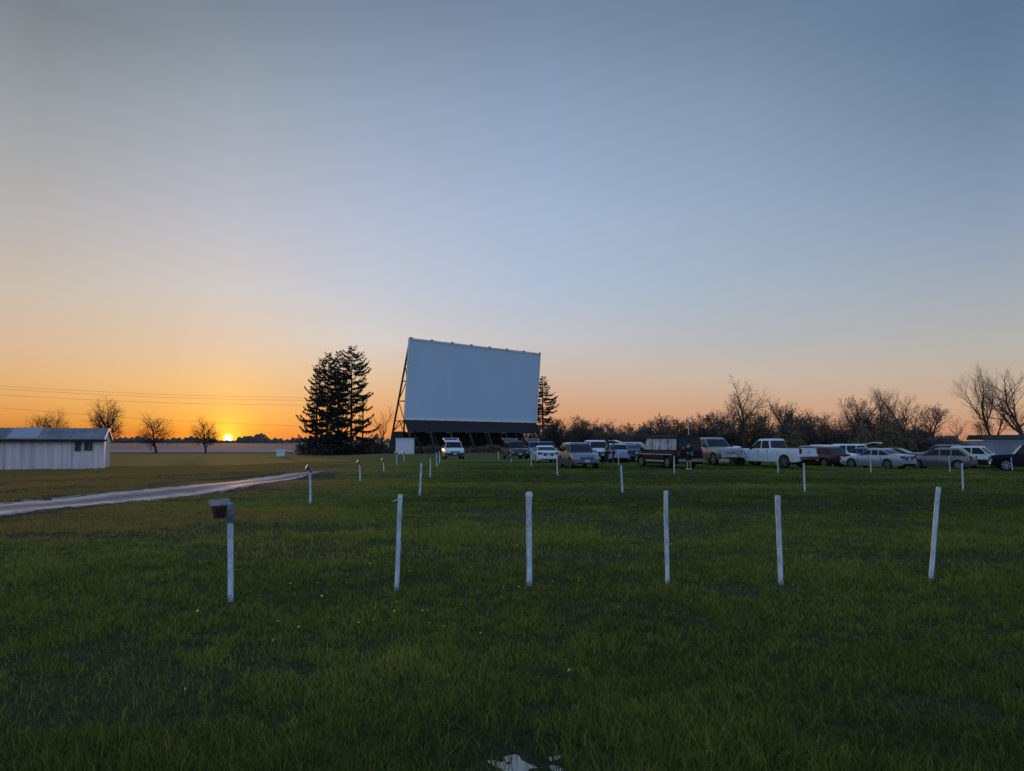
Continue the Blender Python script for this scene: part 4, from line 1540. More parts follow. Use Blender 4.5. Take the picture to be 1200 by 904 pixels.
# distant trees on the horizon
g = random.Random(9)
mb = MB()
for i in range(9000):
    Y = g.uniform(880, 1000)
    px = g.uniform(-120, 700)
    if g.random() < 0.4: px = g.uniform(100, 360)
    x = (px - 600) / 900 * Y
    hh = 4.6 + 1.2 * math.sin(px * 0.09) + 0.9 * math.sin(px * 0.31 + 1) + 1.0 * math.sin(px * 0.9)
    if 296 < px < 316: hh = 10.5 - ((px - 306) / 10) ** 2 * 6
    elif 286 < px < 296: hh = 7.5
    if 258 < px < 279: hh *= 0.45
    z = g.random() * max(1.5, hh)
    s = g.uniform(1.0, 2.2)
    a = g.random() * 6.28
    c = Vector((x, Y, z - 0.4))
    mb.add([c + Vector((s * math.cos(a), s * math.sin(a), -s * .3)), c + Vector((-s * math.cos(a), -s * math.sin(a), -s * .3)), c + Vector((0, 0, s * .8)), c + Vector((s * math.sin(a), -s * math.cos(a), -s * .3))],
           [(0, 1, 2), (0, 2, 3), (1, 2, 3), (0, 1, 3)])
me = bpy.data.meshes.new('distant_trees'); me.from_pydata(mb.v, [], mb.f); me.materials.append(M['leafdark'])
tag(link_mesh('distant_trees', me), 'far dark belt of trees on the horizon under the sunset', 'distant trees', kind='stuff')


# ------------------------------------------------------------------ cars
_wheel_cache = {}


def wheel_meshes(r, w_, style):
    key = (r, w_, style)
    if key in _wheel_cache: return _wheel_cache[key]
    t = MB()
    n = 28
    prof = [(-w_ / 2, r * 0.66), (-w_ / 2, r * 0.90), (-w_ / 2 + 0.03, r * 0.985), (-w_ / 4, r), (w_ / 4, r), (w_ / 2 - 0.03, r * 0.985), (w_ / 2, r * 0.90), (w_ / 2, r * 0.66)]
    base = len(t.v)
    for k in range(n):
        a = 2 * PI * k / n
        for y, rr_ in prof: t.v.append((rr_ * math.cos(a), y, rr_ * math.sin(a)))
    m = len(prof)
    for k in range(n):
        k2 = (k + 1) % n
        for j in range(m - 1):
            t.f.append((base + k * m + j, base + k * m + j + 1, base + k2 * m + j + 1, base + k2 * m + j)); t.m.append(0)
    tyre = t.mesh('wheel', M['rubber'], smooth=50)
    rm = MB()
    # dish (dark) + spokes (bright) on both faces
    for sg in (-1, 1):
        y = sg * (w_ / 2 - 0.035)
        ring_ = [(r * 0.67 * math.cos(2 * PI * k / n), y, r * 0.67 * math.sin(2 * PI * k / n)) for k in range(n)]
        rm.add(ring_, [tuple(range(n))], 1)
        y2 = sg * (w_ / 2 + 0.004)
        ri = [(r * 0.60 * math.cos(2 * PI * k / n), y2, r * 0.60 * math.sin(2 * PI * k / n)) for k in range(n)]
        ro = [(r * 0.68 * math.cos(2 * PI * k / n), y2, r * 0.68 * math.sin(2 * PI * k / n)) for k in range(n)]
        rm.add(ri + ro, [(k, (k + 1) % n, n + (k + 1) % n, n + k) for k in range(n)], 0)
        ns = 5 if style == 5 else (6 if style == 6 else 10)
        for k in range(ns):
            a = 2 * PI * k / ns + 0.3
            rot = Matrix.Rotation(-a, 3, 'Y')
            rm.box(rot @ Vector((r * 0.33, y2 - sg * 0.004, 0)), (r * 0.58, 0.016, r * (0.17 if ns < 8 else 0.10)), rot, 0)
        q = [(0, y2 - sg * 0.01, 0), (0, y2 + sg * 0.012, 0)]
        rm.tube(q, [r * 0.16, r * 0.12], 10, 0)
    rim = rm.mesh('rim', [M['rim'], M['black']], smooth=30)
    _wheel_cache[key] = (tyre, rim)
    return _wheel_cache[key]


def lerp_prof(prof, x):
    if x <= prof[0][0]: return prof[0][1]
    for (a, za), (b, zb_) in zip(prof, prof[1:]):
        if a <= x <= b: return za + (zb_ - za) * (x - a) / (b - a) if b > a else zb_
    return prof[-1][1]


# side profiles; x forward from the middle of the car
CARS = {
    'sedan': dict(L=4.80, W=1.82, H=1.44, wb=2.78, fo=0.95, r=0.325, gc=0.20,
                  deck=[(-2.40, 0.88), (-2.30, 0.99), (-1.55, 1.03), (-1.0, 0.97), (1.0, 0.94), (1.9, 0.82), (2.3, 0.70), (2.40, 0.60)],
                  gh=(1.02, 0.30, -0.85, -1.78), belt=0.94, pillars=[0.50, 0.0], win=3),
    'suv': dict(L=4.60, W=1.84, H=1.70, wb=2.68, fo=0.92, r=0.355, gc=0.24,
                deck=[(-2.30, 0.95), (-2.24, 1.06), (-1.0, 1.06), (1.0, 1.06), (1.75, 0.99), (2.18, 0.88), (2.30, 0.72)],
                gh=(1.10, 0.42, -1.72, -2.18), belt=1.04, win=3),
    'boxsuv': dict(L=4.75, W=1.88, H=1.80, wb=2.72, fo=0.90, r=0.375, gc=0.28,
                   deck=[(-2.37, 0.98), (-2.32, 1.10), (-1.0, 1.10), (1.0, 1.10), (1.9, 1.06), (2.28, 0.98), (2.37, 0.80)],
                   gh=(1.08, 0.55, -2.02, -2.28), belt=1.08, win=3),
    'hatch': dict(L=4.45, W=1.80, H=1.58, wb=2.66, fo=0.92, r=0.335, gc=0.20,
                  deck=[(-2.22, 0.92), (-2.16, 1.02), (-1.0, 1.02), (0.9, 1.00), (1.65, 0.90), (2.10, 0.76), (2.22, 0.62)],
                  gh=(1.15, 0.25, -1.50, -2.08), belt=1.00, win=3),
    'van': dict(L=5.50, W=2.02, H=2.06, wb=3.40, fo=0.86, r=0.37, gc=0.26,
                deck=[(-2.75, 1.0), (-2.72, 1.14), (0.5, 1.14), (1.70, 1.14), (2.30, 1.02), (2.65, 0.90), (2.75, 0.72)],
                gh=(1.98, 1.30, -2.62, -2.71), belt=1.12, win=4),
    'pickup': dict(L=5.90, W=2.03, H=1.93, wb=3.70, fo=0.98, r=0.405, gc=0.38,
                   deck=[(-2.95, 1.27), (-0.62, 1.30), (-0.60, 1.26), (1.1, 1.26), (1.95, 1.22), (2.75, 1.14), (2.93, 0.98)],
                   gh=(1.22, 0.55, -0.52, -0.66), belt=1.24, win=2, bed=(-2.88, -0.70)),
    'minivan': dict(L=5.00, W=1.95, H=1.74, wb=3.0, fo=0.98, r=0.335, gc=0.20,
                    deck=[(-2.50, 0.98), (-2.46, 1.06), (0.6, 1.04), (1.30, 1.00), (2.05, 0.88), (2.42, 0.74), (2.50, 0.60)],
                    gh=(1.75, 0.75, -2.10, -2.42), belt=1.03, win=4),
}


def make_car(name, spec, pos, heading, paint_mat, label, cat, group=None, hatch=None, lower=None, roofrack=False,
             wheel_style=5, bumper=None, grille='black', glass=None, plate_front=True, hoodlight=False):
    s = CARS[spec]
    L_, W_, H_, r = s['L'], s['W'], s['H'], s['r']
    hw = W_ / 2
    o = empty(name, pos, heading, label, cat, group)
    xf = L_ / 2 - s['fo']
    xr_ = xf - s['wb']
    gc = s['gc']
    archr = r + 0.055
    bed = s.get('bed')
    xs = sorted(set([round(-L_ / 2 + L_ * i / 70, 4) for i in range(71)] + [round(-L_ / 2 + d, 4) for d in (0.02, 0.05, 0.10)] + [round(L_ / 2 - d, 4) for d in (0.02, 0.05, 0.10)] + [p[0] for p in s['deck']] + ([bed[0], bed[0] + .01, bed[1], bed[1] - .01] if bed else [])))
    mb = MB()
    rows = []
    gh = s['gh']
    for x in xs:
        te = max(0.0, (x - (L_ / 2 - 0.75)) / 0.75); tr = max(0.0, ((-L_ / 2 + 0.55) - x) / 0.55)
        wv = hw * (1 - 0.13 * te ** 2.2 - 0.08 * tr ** 2.4)
        zt = lerp_prof(s['deck'], x)
        zb = gc + 0.10 * te ** 3 + 0.10 * tr ** 3
        low = zb
        for xw in (xf, xr_):
            dd = archr ** 2 - (x - xw) ** 2
            if dd > 0: low = max(low, r + math.sqrt(dd))
        inb = bed and bed[0] < x < bed[1]
        wi = wv - 0.30
        zi = low if low > zb + 0.02 else zb
        mid = max(low + 0.02, 0.5 * (zb + zt))
        pts = [(0, zb + 0.08), (wi, zb + 0.08), (wi, max(zi - 0.01, zb + 0.08)), (wv * 0.965, low), (wv * 0.99, low + 0.035), (wv, mid + 0.02 if mid < zt - 0.16 else zt - 0.17 + 0.0),
               (wv * 0.985, zt - 0.10), (wv * 0.955, zt - 0.03)]
        if inb:
            pts += [(wv * 0.90, zt), (wv * 0.87, zt - 0.01), (wv * 0.86, zt - 0.45), (0, zt - 0.46)]
        else:
            crown = 0.035
            pts += [(wv * 0.90, zt), (wv * 0.70, zt + crown * 0.6), (wv * 0.4, zt + crown * 0.9), (0, zt + crown)]
        for i in range(1, len(pts)):   # keep order sane
            if i >= 5 and i <= 8: pts[i] = (pts[i][0], max(pts[i][1], pts[i - 1][1] + 0.004))
        rows.append([(x, y, z) for y, z in pts])
    nP = len(rows[0])
    for sg in (1, -1):
        base = len(mb.v)
        for row in rows: mb.v += [(p[0], p[1] * sg, p[2]) for p in row]
        for i in range(len(rows) - 1):
            for j in range(nP - 1):
                a = base + i * nP + j
                mb.f.append((a, a + 1, a + nP + 1, a + nP))
                inb = bed and bed[0] <= xs[i] and xs[i + 1] <= bed[1]
                mb.m.append(1 if (j < 3 or (inb and j >= 9)) else (2 if (lower and j < 5) else 0))
    # end caps
    for i in (0, len(rows) - 1):
        ring_ = [(p[0], p[1], p[2]) for p in rows[i]] + [(p[0], -p[1], p[2]) for p in reversed(rows[i][:-1])][:-0 or None]
        mb.add(ring_, [tuple(range(len(ring_)))], 0)
    # greenhouse
    A_, B_, C_, D_ = gh
    zbelt = s['belt'] - 0.01
    wb_ = hw * 0.93; wr = hw * 0.77
    if spec == 'van': wr = hw * 0.86
    if spec == 'pickup': wr = hw * 0.80

    def loop(t, inset=0.0, z=None):
        fx = A_ + (B_ - A_) * t - inset; bx = D_ + (C_ - D_) * t + inset
        ww = wb_ + (wr - wb_) * t - inset
        zz = zbelt + (H_ - 0.10 - zbelt) * t if z is None else z
        c = 0.10
        cv = 0.10 * (1 - 0.3 * t)
        P_ = []
        # front edge with slight curve
        for y in (-1, -0.5, 0, 0.5, 1):
            P_.append((fx - (abs(y) ** 2) * cv, y * (ww - c * 0.3 * (abs(y) == 1)), zz))
        for k in range(1, 6):
            P_.append((fx - cv + (bx + cv * 0.5 - fx + cv) * k / 6, ww, zz))
        for y in (1, 0.5, 0, -0.5, -1):
            P_.append((bx + (abs(y) ** 2) * cv * 0.5, y * (ww - c * 0.3 * (abs(y) == 1)), zz))
        for k in range(5, 0, -1):
            P_.append((fx - cv + (bx + cv * 0.5 - fx + cv) * k / 6, -ww, zz))
        return P_
    loops = [loop(0, 0, zbelt - 0.05), loop(0), loop(0.5), loop(1.0), loop(1.0, 0.04, H_ - 0.045), loop(1.0, 0.13, H_ - 0.012), loop(1.0, 0.35, H_)]
    base = len(mb.v)
    n = len(loops[0])
    for lp in loops: mb.v += lp
    for i in range(len(loops) - 1):
        for k in range(n):
            k2 = (k + 1) % n
            mb.f.append((base + i * n + k, base + i * n + k2, base + (i + 1) * n + k2, base + (i + 1) * n + k)); mb.m.append(0)
    mb.f.append(tuple(base + (len(loops) - 1) * n + k for k in range(n))); mb.m.append(0)
    body = mb.build('body', [paint_mat, M['black'], lower or paint_mat], o, smooth=32)
    gl = glass or M['glass']

    # window panels just proud of the greenhouse
    def side_pt(x, t, sg):
        ww = wb_ + (wr - wb_) * t
        return Vector((x, sg * (ww + 0.008), zbelt + (H_ - 0.10 - zbelt) * t))
    t0, t1 = 0.10, 0.93

    def fx(t): return A_ + (B_ - A_) * t - 0.16
    def bx(t): return D_ + (C_ - D_) * t + 0.12
    nw = s['win']
    for sg in (1, -1):
        for k in range(nw):
            xa, xb = k / nw, (k + 1) / nw
            g_ = 0.045
            q = []
            for xx, t in ((xa, t0), (xb, t0), (xb, t1), (xa, t1)):
                F_, Bk = fx(t), bx(t)
                if k == 0 and xx == xa: X = F_
                elif k == nw - 1 and xx == xb: X = Bk
                else:
                    X = fx(0.5) + (bx(0.5) - fx(0.5)) * xx
                    X += -g_ if xx == xa else g_
                    X = min(max(X, Bk), F_)
                q.append(side_pt(X, t, sg))
            m2 = MB()
            off = Vector((0, sg * 0.012, 0))
            m2.add(q + [p + off for p in q], [(0, 1, 2, 3), (4, 5, 6, 7), (0, 1, 5, 4), (1, 2, 6, 5), (2, 3, 7, 6), (3, 0, 4, 7)])
            m2.build('side_window', gl, o)

    def end_glass(front_, nm, ta=0.08, tb_=0.94):
        m2 = MB()
        ys = (-0.90, -0.45, 0, 0.45, 0.90)
        V0 = []
        for t in (ta, tb_):
            ww = wb_ + (wr - wb_) * t
            cv = 0.10 * (1 - 0.3 * t)
            for y in ys:
                if front_: X = A_ + (B_ - A_) * t - y * y * cv + 0.014
                else: X = D_ + (C_ - D_) * t + y * y * cv * 0.5 - 0.014
                V0.append((X, y * ww, zbelt + (H_ - 0.10 - zbelt) * t + 0.004))
        m2.add(V0, [(k, k + 1, k + 6, k + 5) for k in range(4)])
        return m2.build(nm, gl, o, smooth=40)
    end_glass(True, 'windshield')
    if not hatch:
        if glass: gl = M['glass']
        end_glass(False, 'rear_window')
    # wheels
    ty, ri = wheel_meshes(r, 0.235, wheel_style)
    for xw in (xf, xr_):
        for sg in (1, -1):
            wo = link_mesh('wheel', ty, o); wo.location = (xw, sg * (hw - 0.135), r)
            link_mesh('rim', ri, wo)
    # front end
    xe = L_ / 2
    zf = lerp_prof(s['deck'], xe - 0.05)
    zh = lerp_prof(s['deck'], xe - 0.15)
    big = spec in ('pickup', 'boxsuv', 'van')
    bz = gc + 0.26
    m2 = MB(); m2.box((xe + 0.0, 0, bz), (0.10, W_ * 0.88, 0.20), taper=0.98); m2.build('front_bumper', bumper or (lower or paint_mat), o, bevel=0.02)
    m2 = MB()
    gzc, gzh, gw = (zf - 0.20, 0.24, W_ * 0.48) if big else (zf - 0.10, 0.13, W_ * 0.42)
    m2.box((xe - 0.005, 0, gzc), (0.05, gw, gzh))
    go = m2.build('grille', M['chrome'] if grille == 'chrome' else M['black'], o, bevel=0.01)
    m2 = MB()
    for k in range(3): m2.box((xe + 0.022, 0, gzc - gzh * 0.3 + k * gzh * 0.3), (0.012, gw * 0.94, gzh * 0.10))
    m2.build('grille_bar', M['chrome'] if grille != 'chrome' else M['black'], go)
    m2 = MB(); m2.box((xe + 0.03, 0, gc + 0.14), (0.05, W_ * 0.62, 0.10)); m2.build('air_intake', M['black'], o, bevel=0.008)
    for sg in (1, -1):
        m2 = MB()
        lw = 0.34 if not big else 0.26
        lh = 0.15 if not big else 0.20
        rot = Matrix.Rotation(sg * R(-16), 3, 'Z')
        m2.box((xe - 0.075, sg * (hw * 0.87 - lw / 2 + 0.03), (zf - 0.09 if not big else zf - 0.20)), (0.16, lw, lh), rot.transposed())
        m2.build('headlight', M['lamp'], o, bevel=0.02)
    if plate_front:
        m2 = MB(); m2.box((xe + 0.058, 0, bz + 0.02), (0.012, 0.31, 0.15)); m2.build('licence_plate', M['plate'], o)
    # rear end
    zr = lerp_prof(s['deck'], -xe + 0.06)
    m2 = MB(); m2.box((-xe + 0.0, 0, bz + 0.02), (0.12, W_ * 0.92, 0.20)); m2.build('rear_bumper', bumper or (lower or paint_mat), o, bevel=0.02)
    for sg in (1, -1):
        m2 = MB()
        tall = spec in ('suv', 'boxsuv', 'van', 'minivan', 'hatch', 'pickup')
        if tall: m2.box((-xe + 0.035, sg * (hw * 0.90 - 0.04), zr - 0.17), (0.10, 0.17, 0.34))
        else: m2.box((-xe + 0.04, sg * (hw * 0.90 - 0.14), zr - 0.11), (0.14, 0.36, 0.15))
        m2.build('tail_light', M['red'], o, bevel=0.012)
    m2 = MB(); m2.box((-xe - 0.012, 0, zr - 0.22), (0.03, 0.31, 0.15)); m2.build('licence_plate', M['plate'], o)
    if spec == 'sedan':
        m2 = MB(); m2.box((-xe - 0.004, 0, zr - 0.20), (0.03, 0.80, 0.19)); m2.build('plate_recess', M['black'], o)
    # mirrors, handles
    for sg in (1, -1):
        m2 = MB(); m2.box((A_ - 0.30, sg * (hw + 0.05), zbelt + 0.10), (0.12, 0.20 if not big else 0.26, 0.13 if not big else 0.22), taper=0.9); m2.build('mirror', paint_mat if not big else M['black'], o, bevel=0.02)
        ks = (0.32, 0.66) if spec != 'pickup' else (0.42, 0.88)
        for kx in ks:
            X = fx(0) + (bx(0) - fx(0)) * kx
            m2 = MB(); m2.box((X, sg * (hw - 0.002), s['belt'] - 0.14), (0.17, 0.03, 0.03)); m2.build('door_handle', M['black'] if big else paint_mat, o)
    # door shut lines
    for sg in (1, -1):
        for kx in ((0.0, 0.36, 0.70) if spec != 'pickup' else (0.0, 0.52, 0.98)):
            X = fx(0) + 0.05 + (bx(0) - fx(0)) * kx
            if abs(X - xr_) < archr * 0.7: X = xr_ + archr * 0.8
            m2 = MB(); m2.box((X, sg * (hw - 0.002), (gc + 0.12 + s['belt'] - 0.1) / 2), (0.012, 0.012, s['belt'] - gc - 0.25)); m2.build('door_gap', M['black'], o)
    if roofrack:
        m2 = MB()
        for sg in (1, -1):
            m2.bar((B_ - 0.25, sg * (wr - 0.10), H_ + 0.035), (C_ + 0.25, sg * (wr - 0.10), H_ + 0.035), 0.035)
            for X in (B_ - 0.3, (B_ + C_) / 2, C_ + 0.3): m2.bar((X, sg * (wr - 0.10), H_ - 0.02), (X, sg * (wr - 0.10), H_ + 0.03), 0.03)
        m2.build('roof_rack', M['black'], o)
    if hatch:
        # dark load opening and the tailgate swung up on its hinge
        m2 = MB()
        ww = hw * 0.78
        m2.add([(-xe - 0.018, -ww, 0.78), (-xe - 0.018, ww, 0.78), (C_ - 0.02 - 0.1, wr * 0.88, H_ - 0.09), (C_ - 0.02 - 0.1, -wr * 0.88, H_ - 0.09)], [(0, 1, 2, 3)])
        m2.build('load_opening', M['dark_in'], o)
        hg = MB()
        Lh = math.hypot(H_ - 0.75, 0.5)
        # hatch in hinge space: along -x
        hg.add([(0, -wr * .95, 0.03), (0, wr * .95, 0.03), (-Lh * .55, hw * .86, 0.10), (-Lh * .55, -hw * .86, 0.10), (-Lh, -hw * .84, 0.0), (-Lh, hw * .84, 0.0),
                (0, -wr * .95, -0.03), (0, wr * .95, -0.03), (-Lh * .55, hw * .86, 0.03), (-Lh * .55, -hw * .86, 0.03), (-Lh, -hw * .84, -0.08), (-Lh, hw * .84, -0.08)],
               [(0, 1, 2, 3), (3, 2, 5, 4), (6, 9, 8, 7), (9, 10, 11, 8), (0, 3, 9, 6), (3, 4, 10, 9), (1, 7, 8, 2), (2, 8, 11, 5), (4, 5, 11, 10), (0, 6, 7, 1)])
        ho = hg.build('tailgate', paint_mat, o, smooth=30)
        ho.location = (C_ + 0.05, 0, H_ - 0.02)
        ho.rotation_euler = (0, R(hatch), 0)
        gm2 = MB()
        gm2.add([(-0.08, -wr * .80, 0.052), (-0.08, wr * .80, 0.052), (-Lh * .52, hw * .74, 0.106), (-Lh * .52, -hw * .74, 0.106)], [(0, 1, 2, 3)])
        gm2.build('rear_window', gl, ho)
        st = MB()
        for sg in (1, -1): st.bar((C_ - 0.05, sg * wr * .9, H_ - 0.45), (C_ - Lh * .45 * math.cos(R(hatch)), sg * wr * .9, H_ + Lh * .45 * math.sin(R(hatch))), 0.025)
        st.build('gas_strut', M['black'], o)
    if bed:
        m2 = MB()
        m2.box((-xe + 0.035, 0, 0.98), (0.06, W_ * 0.80, 0.56))
        m2.build('tailgate', paint_mat, o, bevel=0.015)
        m2 = MB(); m2.box((-xe + 0.0, 0, 1.12), (0.02, 0.22, 0.05)); m2.build('tailgate_handle', M['black'], o)
    return o


def put(px, py, Y=None):
    """where a car's centre stands, from the pixel of its ground line"""
    if Y is None: return hit(px, py)
    return gpos(px, Y)


white = paint('white', (0.80, 0.82, 0.84), 0.0)
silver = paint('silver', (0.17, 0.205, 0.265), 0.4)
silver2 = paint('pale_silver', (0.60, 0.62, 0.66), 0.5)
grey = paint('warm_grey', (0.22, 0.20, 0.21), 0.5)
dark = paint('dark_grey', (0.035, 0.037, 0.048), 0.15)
blk = mat('paint_black', (0.010, 0.012, 0.018), 0.40, var=0.0, spec=0.12)
bluep = paint('slate_blue', (0.10, 0.14, 0.24), 0.5)
tan = paint('champagne', (0.42, 0.38, 0.33), 0.5)
redp = paint('dark_red', (0.045, 0.010, 0.010), 0.1)
palebl = paint('pale_blue_silver', (0.45, 0.50, 0.60), 0.5)

GC = 'cars parked on the lot'
H = R
make_car('parked_suv', 'boxsuv', put(531, 0, 74.5), H(-81), white, 'white SUV standing alone under the left half of the screen, its tailgate raised', 'SUV', GC, hatch=14, grille='chrome', lower=dark)
make_car('parked_suv', 'boxsuv', put(603.5, 0, 75.5), H(-78), dark, 'dark SUV with a bright grille and raised tailgate, under the right half of the screen', 'SUV', GC, hatch=14, grille='chrome', roofrack=True)
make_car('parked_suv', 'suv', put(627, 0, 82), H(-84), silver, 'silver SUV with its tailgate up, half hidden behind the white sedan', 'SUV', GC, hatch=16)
make_car('parked_suv', 'suv', put(640, 0, 74), H(-84), dark, 'dark-windowed car whose roof shows just over the white sedan', 'car', GC)
make_car('parked_sedan', 'sedan', put(637.5, 0, 63), H(96), white, 'white sedan seen from behind with a dark plate recess, under the right screen edge', 'sedan', GC, wheel_style=10)
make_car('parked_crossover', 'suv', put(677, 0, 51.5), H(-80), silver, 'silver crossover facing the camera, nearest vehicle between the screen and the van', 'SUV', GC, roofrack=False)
make_car('parked_suv', 'boxsuv', put(699, 0, 68), H(-84), white, 'white SUV facing the camera, peeking out behind the silver crossover', 'SUV', GC, bumper=M['black'])
make_car('parked_car', 'hatch', put(722, 0, 66), H(88), palebl, 'pale blue hatchback seen from behind, right behind the two people', 'hatchback', GC)
make_car('parked_sedan', 'sedan', put(736.5, 0, 68), H(98), bluep, 'slate blue sedan seen from behind, between the two people and the van', 'sedan', GC)
make_car('parked_suv', 'suv', put(746, 0, 76), H(-22), palebl, 'pale SUV turned sideways with its tailgate up, behind the hood of the van', 'SUV', GC, hatch=10)
M['vanglass'] = mat('sky_sheen_glass', (0.40, 0.45, 0.55), 0.15, var=0.25, scale=3, spec=0.3)  # pale sky reflection put into the base colour of the van glass
van = make_car('conversion_van', 'van', put(782, 0, 52.2), H(110), blk, 'black full-size van with tall side windows, seen from its rear corner', 'van', GC, glass=M['vanglass'], bumper=M['chrome'], wheel_style=6)
# van extras: raised roof, rear door seam, stripe
mb = MB()
mb.box((-0.72, 0, 2.11), (3.5, 1.62, 0.14), taper=0.93, taper_y=0.85)
mb.build('raised_roof', blk, van, bevel=0.03)
for sg in (1, -1):
    mb = MB(); mb.box((0.05, sg * 1.008, 0.47), (2.35, 0.016, 0.10)); mb.build('side_stripe', silver2, van)
    mb = MB(); mb.box((0.0, sg * 1.003, 0.90), (4.2, 0.012, 0.05)); mb.build('side_stripe', silver2, van)
mb = MB(); mb.box((-2.742, 0, 1.32), (0.02, 0.02, 1.3)); mb.build('door_gap', M['black'], van)
make_car('parked_pickup', 'pickup', put(833, 0, 56), H(-75), paint('steel_silver', (0.30, 0.31, 0.35), 0.3), 'two-tone pickup with a wide chrome grille, between the van and the white pickup', 'pickup', GC, lower=grey, grille='chrome', bumper=M['chrome'], wheel_style=6)
make_car('parked_sedan', 'sedan', put(857, 0, 61), H(-74), white, 'white car mostly hidden between the chrome-grilled pickup and the white pickup', 'sedan', GC)
make_car('parked_pickup', 'pickup', put(903, 0, 53.0), H(124), white, 'white crew-cab pickup seen from its rear left, largest vehicle in the middle of the lot', 'pickup', GC, bumper=M['chrome'], wheel_style=6)
make_car('parked_car', 'hatch', put(945, 0, 64), H(100), dark, 'dark car whose roof shows over the bed of the white pickup', 'car', GC)
make_car('parked_suv', 'hatch', put(959, 0, 60), H(112), redp, 'dark maroon car with red lamps right of the white pickup tailgate', 'car', GC)
make_car('parked_suv', 'suv', put(972, 0, 64), H(-66), white, 'white SUV facing the camera behind the dark red car', 'SUV', GC)
make_car('parked_minivan', 'minivan', put(985, 0, 68), H(146), white, 'white minivan with its tailgate raised, behind the nose of the white sedan', 'minivan', GC, hatch=8)
make_car('parked_sedan', 'sedan', put(1026, 0, 55.0), H(121), palebl, 'pale silver sedan with red tail lamps, seen from its rear left', 'sedan', GC, wheel_style=5)
make_car('parked_sedan', 'sedan', put(1042, 0, 64), H(135), dark, 'dark sedan hidden behind the pale silver sedan', 'sedan', GC)
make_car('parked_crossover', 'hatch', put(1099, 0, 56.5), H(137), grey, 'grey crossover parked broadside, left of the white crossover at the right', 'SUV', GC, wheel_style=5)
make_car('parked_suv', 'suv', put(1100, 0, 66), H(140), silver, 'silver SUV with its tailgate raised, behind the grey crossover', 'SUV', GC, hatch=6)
make_car('parked_crossover', 'suv', put(1144, 0, 60.0), H(-48), white, 'white crossover with black wheel arches, in front of the grey building', 'SUV', GC, lower=M['black'])
make_car('parked_offroader', 'boxsuv', put(1206, 0, 51.0), H(152), blk, 'black off-roader cut by the right edge of the photo', 'SUV', GC, wheel_style=6, bumper=M['chrome'])
make_car('parked_sedan', 'sedan', put(1008, 0, 66), H(125), silver, 'silver sedan between the white minivan and the pale silver sedan', 'sedan', GC)


